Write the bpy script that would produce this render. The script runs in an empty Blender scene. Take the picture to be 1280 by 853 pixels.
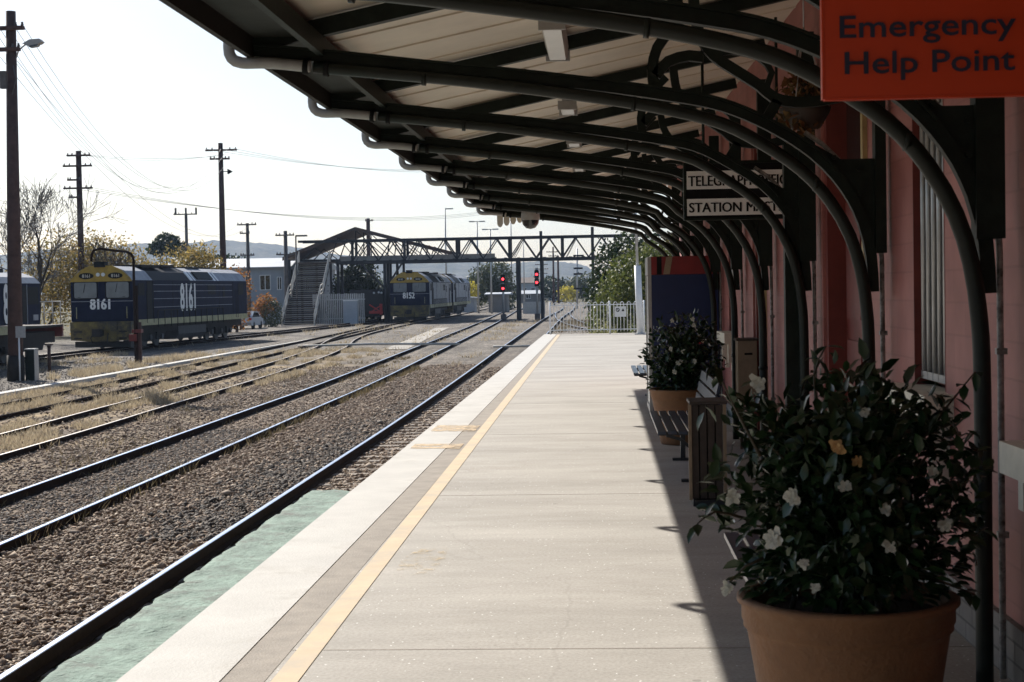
import bpy, math, random
import numpy as np
from math import sin, cos, pi, radians, sqrt, atan2
from mathutils import Vector, Matrix, Euler
random.seed(7)
rng = np.random.default_rng(7)
S = bpy.context.scene
COL = S.collection

# ------------------------------------------------------------------ camera, sky, sun, exposure
cam_d = bpy.data.cameras.new('camera'); cam = bpy.data.objects.new('camera', cam_d); COL.objects.link(cam)
S.camera = cam
cam_d.sensor_width = 36.0; cam_d.lens = 36.0 * 2018 / 1280
cam_d.clip_start = 0.1; cam_d.clip_end = 20000
yaw = math.atan(113.2 / 2018); pit = math.atan(64.5 / 2018); roll = -0.018
cam.matrix_world = Matrix.Translation((0, 0, 1.65)) @ Matrix.Rotation(yaw, 4, 'Z') @ Matrix.Rotation(pi/2 - pit, 4, 'X') @ Matrix.Rotation(roll, 4, 'Z')
cam_d.dof.use_dof = True; cam_d.dof.focus_distance = 30.0; cam_d.dof.aperture_fstop = 13.0

W = bpy.data.worlds.new('World'); S.world = W; W.use_nodes = True
wn = W.node_tree; bg = wn.nodes['Background']
sky = wn.nodes.new('ShaderNodeTexSky'); sky.sky_type = 'NISHITA'; sky.sun_disc = False
SUN_EL = radians(34.2); SUN_AZ = math.atan2(0.83, 1.217)      # sun ahead and to the left
sky.sun_elevation = SUN_EL; sky.sun_rotation = -SUN_AZ
sky.air_density = 1.0; sky.dust_density = 1.9; sky.ozone_density = 2.0; sky.altitude = 600
wn.links.new(sky.outputs[0], bg.inputs[0]); bg.inputs[1].default_value = 0.070
sun_d = bpy.data.lights.new('sun', 'SUN'); sun = bpy.data.objects.new('sun', sun_d); COL.objects.link(sun)
sun_d.energy = 4.9; sun_d.angle = radians(0.53); sun_d.color = (1.0, 0.955, 0.88)
sun.rotation_euler = Vector((0.83, -1.217, -1.0)).to_track_quat('-Z', 'Y').to_euler()
S.view_settings.view_transform = 'Standard'; S.view_settings.look = 'None'
S.view_settings.gamma = 1.0; S.view_settings.use_curve_mapping = False
S.view_settings.exposure = 0.74

# ------------------------------------------------------------------ materials
def new_mat(name):
    m = bpy.data.materials.new(name); m.use_nodes = True
    return m, m.node_tree, m.node_tree.nodes['Principled BSDF']
def mat(name, col, rough=0.6, metal=0.0, var=0.25, scale=6.0, bump=0.0, bscale=None, spec=0.5, rust=None, rust_amt=0.5, detail=6):
    """Procedural paint/stone: noise mottling round a base colour, optional wear colour and bump."""
    m, t, b = new_mat(name); N = t.nodes; L = t.links
    co = N.new('ShaderNodeTexCoord')
    nz = N.new('ShaderNodeTexNoise'); nz.inputs['Scale'].default_value = scale; nz.inputs['Detail'].default_value = detail
    nz.inputs['Roughness'].default_value = 0.65
    L.new(co.outputs['Object'], nz.inputs['Vector'])
    cr = N.new('ShaderNodeValToRGB')
    a = [max(0, c * (1 - var)) for c in col]; z = [min(1, c * (1 + var)) for c in col]
    cr.color_ramp.elements[0].position = 0.3; cr.color_ramp.elements[1].position = 0.7
    cr.color_ramp.elements[0].color = (*a, 1); cr.color_ramp.elements[1].color = (*z, 1)
    L.new(nz.outputs['Fac'], cr.inputs['Fac'])
    out = cr.outputs['Color']
    if rust:
        n2 = N.new('ShaderNodeTexNoise'); n2.inputs['Scale'].default_value = scale * 0.7; n2.inputs['Detail'].default_value = 9
        n2.inputs['Roughness'].default_value = 0.72
        mp = N.new('ShaderNodeMapping'); mp.inputs['Location'].default_value = (3.1, 7.7, 1.3)
        L.new(co.outputs['Object'], mp.inputs['Vector']); L.new(mp.outputs[0], n2.inputs['Vector'])
        r2 = N.new('ShaderNodeValToRGB'); r2.color_ramp.elements[0].position = 1 - rust_amt - 0.06; r2.color_ramp.elements[1].position = 1 - rust_amt + 0.1
        L.new(n2.outputs['Fac'], r2.inputs['Fac'])
        mx = N.new('ShaderNodeMix'); mx.data_type = 'RGBA'
        L.new(r2.outputs['Color'], mx.inputs[0]); L.new(out, mx.inputs[6]); mx.inputs[7].default_value = (*rust, 1)
        out = mx.outputs[2]
    L.new(out, b.inputs['Base Color'])
    b.inputs['Roughness'].default_value = rough; b.inputs['Metallic'].default_value = metal
    b.inputs['Specular IOR Level'].default_value = spec
    if bump:
        nb = N.new('ShaderNodeTexNoise'); nb.inputs['Scale'].default_value = bscale or scale * 5; nb.inputs['Detail'].default_value = 5
        L.new(co.outputs['Object'], nb.inputs['Vector'])
        bp = N.new('ShaderNodeBump'); bp.inputs['Strength'].default_value = bump; bp.inputs['Distance'].default_value = 0.02
        L.new(nb.outputs['Fac'], bp.inputs['Height']); L.new(bp.outputs[0], b.inputs['Normal'])
    return m
def leaf_mat(name, cols, rough=0.5, trans=0.25, spec=0.4):
    """Foliage: colour varies from leaf to leaf (random per island), some light passes through."""
    m, t, b = new_mat(name); N = t.nodes; L = t.links
    g = N.new('ShaderNodeNewGeometry'); cr = N.new('ShaderNodeValToRGB')
    e = cr.color_ramp.elements
    while len(e) < len(cols): e.new(0.5)
    for i, c in enumerate(cols):
        e[i].position = i / (len(cols) - 1); e[i].color = (*c, 1)
    L.new(g.outputs['Random Per Island'], cr.inputs['Fac'])
    L.new(cr.outputs[0], b.inputs['Base Color']); b.inputs['Roughness'].default_value = rough
    b.inputs['Specular IOR Level'].default_value = spec
    tr = N.new('ShaderNodeBsdfTranslucent'); L.new(cr.outputs[0], tr.inputs['Color'])
    ms = N.new('ShaderNodeMixShader'); ms.inputs[0].default_value = trans
    L.new(b.outputs[0], ms.inputs[1]); L.new(tr.outputs[0], ms.inputs[2])
    L.new(ms.outputs[0], N['Material Output'].inputs['Surface'])
    return m
def emit_mat(name, col, s):
    m, t, b = new_mat(name)
    b.inputs['Base Color'].default_value = (*col, 1); b.inputs['Emission Color'].default_value = (*col, 1); b.inputs['Emission Strength'].default_value = s
    return m

M = {}
M['green'] = mat('dark_green_paint', (0.010, 0.0155, 0.012), 0.55, var=0.4, scale=9, bump=0.1, spec=0.22)
M['pipe'] = mat('green_pipe_paint', (0.010, 0.014, 0.011), 0.42, var=0.3, scale=14, spec=0.32)
M['pvc'] = mat('grey_plastic_pipe', (0.36, 0.35, 0.34), 0.4, var=0.12, scale=12)
M['conduit'] = mat('worn_conduit', (0.30, 0.29, 0.28), 0.5, var=0.5, scale=25, rust=(0.05, 0.05, 0.045), rust_amt=0.45)
M['cream'] = mat('cream_paint', (0.66, 0.62, 0.51), 0.55, var=0.12, scale=8)
M['creamold'] = mat('aged_cream_trim', (0.42, 0.32, 0.15), 0.55, var=0.2, scale=8)
M['redtrim'] = mat('dark_red_trim', (0.16, 0.028, 0.022), 0.5, var=0.18, scale=6)
M['sheet'] = mat('cream_roof_sheet', (0.70, 0.61, 0.50), 0.5, var=0.12, scale=1.6)
M['fascia'] = mat('fascia_brown', (0.022, 0.017, 0.014), 0.6, var=0.3, scale=8, spec=0.25)
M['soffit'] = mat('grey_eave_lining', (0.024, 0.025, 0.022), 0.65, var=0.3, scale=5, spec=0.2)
M['white'] = mat('white_paint', (0.84, 0.84, 0.83), 0.45, var=0.07, scale=8)
M['black'] = mat('black_parts', (0.012, 0.012, 0.013), 0.6, var=0.4, scale=9, spec=0.1)
M['glass'] = mat('dark_glass', (0.02, 0.024, 0.028), 0.06, var=0.2, scale=2, spec=0.8)
M['terracotta'] = mat('terracotta', (0.185, 0.086, 0.036), 0.75, var=0.22, scale=5, bump=0.25, bscale=60, rust=(0.22, 0.125, 0.065), rust_amt=0.42)
M['soil'] = mat('soil', (0.035, 0.024, 0.016), 0.95, var=0.4, scale=30, bump=0.6)
M['stem'] = mat('green_brown_stem', (0.055, 0.042, 0.025), 0.7, var=0.3, scale=20)
M['camellia'] = leaf_mat('camellia_leaf', [(0.008, 0.021, 0.008), (0.013, 0.034, 0.011), (0.022, 0.05, 0.016), (0.010, 0.027, 0.009)], 0.3, 0.06, 0.45)
M['petal'] = leaf_mat('white_petal', [(0.50, 0.49, 0.42), (0.66, 0.65, 0.58)], 0.6, 0.3)
M['deadpetal'] = leaf_mat('browned_petal', [(0.42, 0.22, 0.08), (0.55, 0.36, 0.16)], 0.7, 0.25)
M['bench'] = mat('navy_slat_paint', (0.035, 0.045, 0.075), 0.3, var=0.25, scale=12, spec=0.6)
M['iron'] = mat('painted_iron', (0.02, 0.022, 0.025), 0.45, var=0.3, scale=10)
M['galv'] = mat('galvanised_steel', (0.42, 0.43, 0.44), 0.4, metal=0.6, var=0.15, scale=6)
M['timber'] = mat('brown_timber', (0.045, 0.031, 0.024), 0.6, var=0.3, scale=9)
M['pinewood'] = mat('tan_board', (0.26, 0.19, 0.125), 0.6, var=0.2, scale=7)
M['pole'] = mat('weathered_pole', (0.075, 0.042, 0.036), 0.85, var=0.35, scale=3, bump=0.3)
M['greypole'] = mat('grey_pole', (0.11, 0.10, 0.095), 0.85, var=0.3, scale=3)
M['wire'] = mat('wire_black', (0.11, 0.11, 0.12), 0.5)
M['rust'] = mat('rusty_rail', (0.026, 0.016, 0.012), 0.95, var=0.35, scale=14, spec=0.06)
M['railtop'] = mat('polished_railhead', (0.56, 0.62, 0.76), 0.28, metal=1.0, var=0.12, scale=4)
M['dullrail'] = mat('dull_railhead', (0.34, 0.30, 0.27), 0.45, metal=0.8, var=0.25, scale=4)
M['sleeper'] = mat('timber_sleeper', (0.20, 0.165, 0.135), 0.9, var=0.4, scale=7, bump=0.4)
M['concrete'] = mat('pale_concrete', (0.50, 0.48, 0.44), 0.85, var=0.18, scale=3)
M['navy'] = mat('navy_locomotive_paint', (0.013, 0.017, 0.040), 0.6, var=0.25, scale=2.2, rust=(0.024, 0.026, 0.040), rust_amt=0.36, spec=0.05)
M['yellow'] = mat('yellow_locomotive_paint', (0.40, 0.255, 0.028), 0.5, var=0.2, scale=3, rust=(0.16, 0.11, 0.04), rust_amt=0.42)
M['pilot'] = mat('grimy_yellow_pilot', (0.17, 0.125, 0.028), 0.65, var=0.4, scale=3, rust=(0.05, 0.04, 0.025), rust_amt=0.52)
M['locogrey'] = mat('grey_locomotive_roof', (0.30, 0.31, 0.34), 0.6, var=0.2, scale=2, rust=(0.16, 0.16, 0.17), rust_amt=0.4)
M['sill'] = mat('cream_sill_stripe', (0.40, 0.37, 0.20), 0.6, var=0.25, scale=3)
M['under'] = mat('underframe_grime', (0.022, 0.019, 0.017), 0.85, var=0.4, scale=4)
M['tank'] = mat('fuel_tank_grey', (0.075, 0.072, 0.072), 0.7, var=0.3, scale=3)
M['digits'] = mat('white_digits', (0.80, 0.80, 0.78), 0.5, var=0.05)
M['screen'] = mat('reflection_grey_windscreen', (0.16, 0.18, 0.20), 0.12, var=0.2, scale=1.5, spec=0.9)  # light grey base paints in the reflection on the windscreen
M['red'] = mat('bright_red_paint', (0.55, 0.035, 0.03), 0.5, var=0.15, scale=4)
M['steel'] = mat('dark_bridge_steel', (0.022, 0.023, 0.026), 0.6, var=0.35, scale=2)
M['stair'] = mat('stair_timber', (0.13, 0.105, 0.09), 0.85, var=0.3, scale=3)
M['tread'] = mat('stair_tread', (0.20, 0.165, 0.14), 0.85, var=0.3, scale=3)
M['palerail'] = mat('weathered_white_rail', (0.60, 0.56, 0.49), 0.7, var=0.2, scale=3)
M['oldroof'] = mat('old_iron_roof', (0.115, 0.075, 0.058), 0.75, var=0.3, scale=1.5, rust=(0.07, 0.06, 0.055), rust_amt=0.45)
M['greywall'] = mat('grey_weatherboard', (0.40, 0.43, 0.47), 0.7, var=0.1, scale=1)
M['paleroof'] = mat('pale_sheet_roof', (0.42, 0.44, 0.46), 0.5, var=0.1, scale=0.6)
M['shed'] = mat('dark_shed', (0.03, 0.03, 0.028), 0.8, var=0.3, scale=1)
M['bark'] = mat('bark', (0.055, 0.043, 0.034), 0.9, var=0.35, scale=4)
M['navybox'] = mat('blue_cabinet_panel', (0.012, 0.022, 0.085), 0.35, var=0.15, scale=4)
M['redhead'] = mat('dark_red_cabinet_head', (0.22, 0.018, 0.02), 0.4, var=0.2, scale=4)
M['signred'] = mat('orange_red_sign', (0.62, 0.055, 0.012), 0.4, var=0.07, scale=2)
M['signnavy'] = mat('sign_navy_letter', (0.022, 0.025, 0.055), 0.5)
M['dirt'] = mat('dirt', (0.16, 0.13, 0.10), 0.95)
M['lens'] = mat('lamp_lens', (0.75, 0.75, 0.72), 0.25, var=0.05)
M['redlamp'] = emit_mat('red_signal_lamp', (1.0, 0.03, 0.04), 4.0)
M['carwhite'] = mat('white_car_paint', (0.72, 0.73, 0.75), 0.25, var=0.05)
M['mat_green'] = mat('green_track_mat', (0.18, 0.245, 0.20), 0.9, var=0.38, scale=4, bump=1.0, bscale=22, rust=(0.115, 0.125, 0.105), rust_amt=0.42, detail=10)

def brick_mat(name, col, dark, bw=0.3, bh=0.16, mortar=None):
    m, t, b = new_mat(name); N = t.nodes; L = t.links
    co = N.new('ShaderNodeTexCoord'); mp = N.new('ShaderNodeMapping')
    mp.inputs['Rotation'].default_value = (0, 0, 0)
    sx = N.new('ShaderNodeSeparateXYZ'); cx = N.new('ShaderNodeCombineXYZ')
    L.new(co.outputs['Object'], sx.inputs[0]); L.new(sx.outputs['Y'], cx.inputs['X']); L.new(sx.outputs['Z'], cx.inputs['Y'])
    br = N.new('ShaderNodeTexBrick'); br.inputs['Scale'].default_value = 1.0
    br.inputs['Brick Width'].default_value = bw; br.inputs['Row Height'].default_value = bh; br.inputs['Mortar Size'].default_value = 0.006
    br.inputs['Color1'].default_value = (*col, 1); br.inputs['Color2'].default_value = (*[c * 0.92 for c in col], 1)
    br.inputs['Mortar'].default_value = (*(mortar or [c * 0.84 for c in col]), 1)
    L.new(cx.outputs[0], br.inputs['Vector'])
    nz = N.new('ShaderNodeTexNoise'); nz.inputs['Scale'].default_value = 3; nz.inputs['Detail'].default_value = 8; L.new(co.outputs['Object'], nz.inputs['Vector'])
    cr = N.new('ShaderNodeValToRGB'); cr.color_ramp.elements[0].position = 0.35; cr.color_ramp.elements[1].position = 0.75
    cr.color_ramp.elements[0].color = (*dark, 1); cr.color_ramp.elements[1].color = (1, 1, 1, 1)
    L.new(nz.outputs['Fac'], cr.inputs['Fac'])
    mx = N.new('ShaderNodeMix'); mx.data_type = 'RGBA'; mx.blend_type = 'MULTIPLY'; mx.inputs[0].default_value = 1
    L.new(br.outputs['Color'], mx.inputs[6]); L.new(cr.outputs[0], mx.inputs[7]); L.new(mx.outputs[2], b.inputs['Base Color'])
    bp = N.new('ShaderNodeBump'); bp.inputs['Strength'].default_value = 0.5; bp.inputs['Distance'].default_value = 0.006; bp.invert = True
    L.new(br.outputs['Fac'], bp.inputs['Height']); L.new(bp.outputs[0], b.inputs['Normal'])
    b.inputs['Roughness'].default_value = 0.6
    return m
M['pink'] = brick_mat('pink_painted_brick', (0.42, 0.160, 0.140), (0.72, 0.66, 0.66), 0.46, 0.155)
M['plinth'] = brick_mat('grey_plinth_brick', (0.22, 0.20, 0.19), (0.6, 0.6, 0.6), 0.24, 0.086, (0.08, 0.075, 0.07))

def platform_mat():
    m, t, b = new_mat('platform_concrete'); N = t.nodes; L = t.links
    co = N.new('ShaderNodeTexCoord')
    def noise(scale, det, vec=None, r=0.6):
        n = N.new('ShaderNodeTexNoise'); n.inputs['Scale'].default_value = scale; n.inputs['Detail'].default_value = det; n.inputs['Roughness'].default_value = r
        L.new(vec or co.outputs['Object'], n.inputs['Vector']); return n
    mp = N.new('ShaderNodeMapping'); mp.inputs['Scale'].default_value = (0.55, 1.6, 1); L.new(co.outputs['Object'], mp.inputs['Vector'])
    a = noise(0.9, 9, mp.outputs[0], 0.68)
    cr = N.new('ShaderNodeValToRGB'); e = cr.color_ramp.elements
    e[0].position = 0.32; e[0].color = (0.285, 0.26, 0.225, 1); e[1].position = 0.68; e[1].color = (0.425, 0.393, 0.348, 1)
    L.new(a.outputs['Fac'], cr.inputs['Fac'])
    f = noise(55, 4); cf = N.new('ShaderNodeValToRGB'); cf.color_ramp.elements[0].position = 0.3; cf.color_ramp.elements[1].position = 0.62
    cf.color_ramp.elements[0].color = (0.78, 0.77, 0.76, 1); cf.color_ramp.elements[1].color = (1.03, 1.03, 1.03, 1)
    L.new(f.outputs['Fac'], cf.inputs['Fac'])
    mx = N.new('ShaderNodeMix'); mx.data_type = 'RGBA'; mx.blend_type = 'MULTIPLY'; mx.inputs[0].default_value = 1
    L.new(cr.outputs[0], mx.inputs[6]); L.new(cf.outputs[0], mx.inputs[7])
    # worn stains
    s = noise(0.45, 6, None, 0.75); cs = N.new('ShaderNodeValToRGB'); cs.color_ramp.elements[0].position = 0.55; cs.color_ramp.elements[1].position = 0.78
    cs.color_ramp.elements[0].color = (0, 0, 0, 1); cs.color_ramp.elements[1].color = (0.45, 0.45, 0.45, 1); L.new(s.outputs['Fac'], cs.inputs['Fac'])
    m2 = N.new('ShaderNodeMix'); m2.data_type = 'RGBA'; L.new(cs.outputs[0], m2.inputs[0]); L.new(mx.outputs[2], m2.inputs[6]); m2.inputs[7].default_value = (0.25, 0.215, 0.17, 1)
    # pale chips in the surface, their glint painted as colour
    v = N.new('ShaderNodeTexVoronoi'); v.inputs['Scale'].default_value = 21; L.new(co.outputs['Object'], v.inputs['Vector'])
    lt = N.new('ShaderNodeMath'); lt.operation = 'LESS_THAN'; lt.inputs[1].default_value = 0.10; L.new(v.outputs['Distance'], lt.inputs[0])
    sc = N.new('ShaderNodeSeparateColor'); L.new(v.outputs['Color'], sc.inputs[0])
    gt = N.new('ShaderNodeMath'); gt.operation = 'GREATER_THAN'; gt.inputs[1].default_value = 0.5; L.new(sc.outputs[0], gt.inputs[0])
    ml = N.new('ShaderNodeMath'); ml.operation = 'MULTIPLY'; L.new(lt.outputs[0], ml.inputs[0]); L.new(gt.outputs[0], ml.inputs[1])
    m3 = N.new('ShaderNodeMix'); m3.data_type = 'RGBA'; L.new(ml.outputs[0], m3.inputs[0]); L.new(m2.outputs[2], m3.inputs[6]); m3.inputs[7].default_value = (0.8, 0.79, 0.76, 1)
    # scuffed patches where the cement skin has worn off
    sa = noise(0.9, 3, None, 0.5); sb = noise(34, 6, None, 0.8)
    ra = N.new('ShaderNodeMapRange'); ra.inputs[1].default_value = 0.58; ra.inputs[2].default_value = 0.68; L.new(sa.outputs['Fac'], ra.inputs[0])
    rb = N.new('ShaderNodeMapRange'); rb.inputs[1].default_value = 0.52; rb.inputs[2].default_value = 0.60; L.new(sb.outputs['Fac'], rb.inputs[0])
    rm = N.new('ShaderNodeMath'); rm.operation = 'MULTIPLY'; L.new(ra.outputs[0], rm.inputs[0]); L.new(rb.outputs[0], rm.inputs[1])
    rh = N.new('ShaderNodeMath'); rh.operation = 'MULTIPLY'; rh.inputs[1].default_value = 0.45; L.new(rm.outputs[0], rh.inputs[0])
    ms_ = N.new('ShaderNodeMix'); ms_.data_type = 'RGBA'; L.new(rh.outputs[0], ms_.inputs[0]); L.new(m3.outputs[2], ms_.inputs[6]); ms_.inputs[7].default_value = (0.17, 0.15, 0.125, 1); m3 = ms_
    # trodden gum spots and hairline cracks
    v2 = N.new('ShaderNodeTexVoronoi'); v2.inputs['Scale'].default_value = 2.3; L.new(co.outputs['Object'], v2.inputs['Vector'])
    l2 = N.new('ShaderNodeMath'); l2.operation = 'LESS_THAN'; l2.inputs[1].default_value = 0.045; L.new(v2.outputs['Distance'], l2.inputs[0])
    wv = N.new('ShaderNodeMix'); wv.data_type = 'VECTOR'; wv.inputs[0].default_value = 0.22; L.new(co.outputs['Object'], wv.inputs[4]); L.new(noise(1.7, 5).outputs['Color'], wv.inputs[5])
    v3 = N.new('ShaderNodeTexVoronoi'); v3.feature = 'DISTANCE_TO_EDGE'; v3.inputs['Scale'].default_value = 0.42; L.new(wv.outputs[1], v3.inputs['Vector'])
    l3 = N.new('ShaderNodeMath'); l3.operation = 'LESS_THAN'; l3.inputs[1].default_value = 0.0022; L.new(v3.outputs['Distance'], l3.inputs[0])
    lq = N.new('ShaderNodeMath'); lq.operation = 'MULTIPLY'; lq.inputs[1].default_value = 0.28; L.new(l3.outputs[0], lq.inputs[0])
    mxx = N.new('ShaderNodeMath'); mxx.operation = 'MAXIMUM'; L.new(l2.outputs[0], mxx.inputs[0]); L.new(lq.outputs[0], mxx.inputs[1])
    half = N.new('ShaderNodeMath'); half.operation = 'MULTIPLY'; half.inputs[1].default_value = 0.55; L.new(mxx.outputs[0], half.inputs[0])
    m4 = N.new('ShaderNodeMix'); m4.data_type = 'RGBA'; L.new(half.outputs[0], m4.inputs[0]); L.new(m3.outputs[2], m4.inputs[6]); m4.inputs[7].default_value = (0.15, 0.13, 0.11, 1)
    L.new(m4.outputs[2], b.inputs['Base Color']); b.inputs['Roughness'].default_value = 0.8
    bp = N.new('ShaderNodeBump'); bp.inputs['Strength'].default_value = 0.25; bp.inputs['Distance'].default_value = 0.01
    L.new(f.outputs['Fac'], bp.inputs['Height']); L.new(bp.outputs[0], b.inputs['Normal'])
    return m
M['platform'] = platform_mat()
M['coping'] = mat('white_coping', (0.46, 0.44, 0.405), 0.8, var=0.10, scale=2.2, bump=0.2, bscale=70, rust=(0.38, 0.355, 0.315), rust_amt=0.40)
M['strip'] = mat('brown_aggregate_strip', (0.265, 0.228, 0.188), 0.85, var=0.2, scale=5, bump=0.25, bscale=80)
M['line'] = mat('faded_yellow_line', (0.54, 0.415, 0.27), 0.8, var=0.1, scale=4, rust=(0.45, 0.37, 0.27), rust_amt=0.47)
def ragged(m, lo, hi, scale):
    t = m.node_tree; N = t.nodes; L = t.links; b = N['Principled BSDF']; n = N.new('ShaderNodeTexNoise'); n.inputs['Scale'].default_value = scale; n.inputs['Detail'].default_value = 8; n.inputs['Roughness'].default_value = .75
    co = N.new('ShaderNodeTexCoord'); L.new(co.outputs['Object'], n.inputs['Vector']); r = N.new('ShaderNodeMapRange'); r.inputs[1].default_value = lo; r.inputs[2].default_value = hi
    L.new(n.outputs['Fac'], r.inputs[0]); L.new(r.outputs[0], b.inputs['Alpha']); return m
M['ghost'] = mat('worn_paint_patch', (0.56, 0.43, 0.24), 0.8, var=0.12, scale=8)

ragged(M['ghost'], 0.50, 0.72, 9)
def ground_mat():
    m, t, b = new_mat('yard_ballast'); N = t.nodes; L = t.links
    co = N.new('ShaderNodeTexCoord')
    def noise(scale, det, r=0.6):
        n = N.new('ShaderNodeTexNoise'); n.inputs['Scale'].default_value = scale; n.inputs['Detail'].default_value = det; n.inputs['Roughness'].default_value = r
        L.new(co.outputs['Object'], n.inputs['Vector']); return n
    def ramp(src, stops):
        c = N.new('ShaderNodeValToRGB'); e = c.color_ramp.elements
        while len(e) < len(stops): e.new(0.5)
        for i, (p, k) in enumerate(stops): e[i].position = p; e[i].color = (*k, 1)
        L.new(src, c.inputs['Fac']); return c.outputs[0]
    def mix(fac, a, c2):
        x = N.new('ShaderNodeMix'); x.data_type = 'RGBA'
        L.new(fac, x.inputs[0]); L.new(a, x.inputs[6]); L.new(c2, x.inputs[7]); return x.outputs[2]
    v = N.new('ShaderNodeTexVoronoi'); v.inputs['Scale'].default_value = 15; L.new(co.outputs['Object'], v.inputs['Vector'])
    sc = N.new('ShaderNodeSeparateColor'); L.new(v.outputs['Color'], sc.inputs[0])
    stone = ramp(sc.outputs[0], [(0, (0.10, 0.074, 0.055)), (0.5, (0.20, 0.152, 0.118)), (1, (0.33, 0.265, 0.21))])
    grey = ramp(sc.outputs[1], [(0, (0.12, 0.11, 0.10)), (0.5, (0.21, 0.192, 0.175)), (1, (0.34, 0.31, 0.28))])
    straw = ramp(noise(9, 6).outputs['Fac'], [(0.3, (0.24, 0.175, 0.10)), (0.7, (0.43, 0.34, 0.21))])
    green = ramp(noise(0.05, 6).outputs['Fac'], [(0.3, (0.07, 0.075, 0.04)), (0.7, (0.16, 0.14, 0.08))])
    sx = N.new('ShaderNodeSeparateXYZ'); L.new(co.outputs['Object'], sx.inputs[0])
    n1 = noise(0.35, 5, 0.7)
    # grey gravel further up the yard, noisy edge
    ad = N.new('ShaderNodeMath'); ad.operation = 'MULTIPLY_ADD'; ad.inputs[1].default_value = 40; L.new(n1.outputs['Fac'], ad.inputs[0]); L.new(sx.outputs['Y'], ad.inputs[2])
    mr = N.new('ShaderNodeMapRange'); mr.inputs[1].default_value = 55; mr.inputs[2].default_value = 95; L.new(ad.outputs[0], mr.inputs[0])
    c = mix(mr.outputs[0], stone, grey)
    gx = N.new('ShaderNodeMapRange'); gx.inputs[1].default_value = -17.2; gx.inputs[2].default_value = -18.2; L.new(sx.outputs['X'], gx.inputs[0])
    c = mix(gx.outputs[0], c, grey)
    # straw patches in the yard
    n2 = noise(0.28, 7, 0.72)
    xb = N.new('ShaderNodeMapRange'); xb.inputs[1].default_value = -7.5; xb.inputs[2].default_value = -12.5; L.new(sx.outputs['X'], xb.inputs[0])
    xc = N.new('ShaderNodeMapRange'); xc.inputs[1].default_value = -18.4; xc.inputs[2].default_value = -17.2; L.new(sx.outputs['X'], xc.inputs[0])
    yb = N.new('ShaderNodeMapRange'); yb.inputs[1].default_value = 85; yb.inputs[2].default_value = 60; L.new(sx.outputs['Y'], yb.inputs[0])
    p = N.new('ShaderNodeMath'); p.operation = 'MULTIPLY'; L.new(xb.outputs[0], p.inputs[0]); L.new(xc.outputs[0], p.inputs[1])
    p2 = N.new('ShaderNodeMath'); p2.operation = 'MULTIPLY'; L.new(p.outputs[0], p2.inputs[0]); L.new(yb.outputs[0], p2.inputs[1])
    q = N.new('ShaderNodeMath'); q.operation = 'MULTIPLY'; L.new(p2.outputs[0], q.inputs[0])
    r = N.new('ShaderNodeMapRange'); r.inputs[1].default_value = 0.40; r.inputs[2].default_value = 0.58; L.new(n2.outputs['Fac'], r.inputs[0]); L.new(r.outputs[0], q.inputs[1])
    c = mix(q.outputs[0], c, straw)
    far = N.new('ShaderNodeMapRange'); far.inputs[1].default_value = 260; far.inputs[2].default_value = 420; L.new(sx.outputs['Y'], far.inputs[0])
    c = mix(far.outputs[0], c, green)
    fl = N.new('ShaderNodeMapRange'); fl.inputs[1].default_value = -33; fl.inputs[2].default_value = -42; L.new(sx.outputs['X'], fl.inputs[0])
    c = mix(fl.outputs[0], c, green)
    # broken tone: worn, oily and weedy patches of several sizes
    for sc_, lo, hi in ((1.6, 0.55, 1.25), (0.5, 0.7, 1.18), (5.5, 0.62, 1.3)):
        nn = noise(sc_, 7, 0.75); k = N.new('ShaderNodeMapRange'); k.inputs[1].default_value = 0.32; k.inputs[2].default_value = 0.68; k.inputs[3].default_value = lo; k.inputs[4].default_value = hi
        L.new(nn.outputs['Fac'], k.inputs[0]); x = N.new('ShaderNodeMix'); x.data_type = 'RGBA'; x.blend_type = 'MULTIPLY'; x.inputs[0].default_value = 1
        L.new(c, x.inputs[6]); L.new(k.outputs[0], x.inputs[7]); c = x.outputs[2]
    mpp = N.new('ShaderNodeMapping'); mpp.inputs['Scale'].default_value = (1.1, 0.10, 1); L.new(co.outputs['Object'], mpp.inputs['Vector'])
    nn = N.new('ShaderNodeTexNoise'); nn.inputs['Scale'].default_value = 1.0; nn.inputs['Detail'].default_value = 9; nn.inputs['Roughness'].default_value = 0.78; L.new(mpp.outputs[0], nn.inputs['Vector'])
    x = N.new('ShaderNodeMix'); x.data_type = 'RGBA'; x.blend_type = 'MULTIPLY'; x.inputs[0].default_value = 1
    L.new(c, x.inputs[6]); L.new(ramp(nn.outputs['Fac'], [(0.34, (0.55, 0.52, 0.48)), (0.5, (1.0, 0.96, 0.90)), (0.66, (1.45, 1.38, 1.28))]), x.inputs[7]); c = x.outputs[2]
    L.new(c, b.inputs['Base Color']); b.inputs['Roughness'].default_value = 0.95; b.inputs['Specular IOR Level'].default_value = 0.2
    bp = N.new('ShaderNodeBump'); bp.inputs['Strength'].default_value = 0.8; bp.inputs['Distance'].default_value = 0.05; bp.invert = True
    L.new(v.outputs['Distance'], bp.inputs['Height']); L.new(bp.outputs[0], b.inputs['Normal'])
    return m
M['ground'] = ground_mat()
M['stone'] = leaf_mat('ballast_stone', [(0.12, 0.08, 0.056), (0.24, 0.17, 0.122), (0.36, 0.28, 0.205), (0.20, 0.145, 0.107), (0.48, 0.40, 0.315)], 0.9, 0.0, 0.25)
M['greystone'] = leaf_mat('dark_ballast_stone', [(0.085, 0.073, 0.063), (0.165, 0.143, 0.124), (0.26, 0.228, 0.20), (0.11, 0.095, 0.083), (0.38, 0.34, 0.295)], 0.9, 0.0, 0.25)
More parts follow.
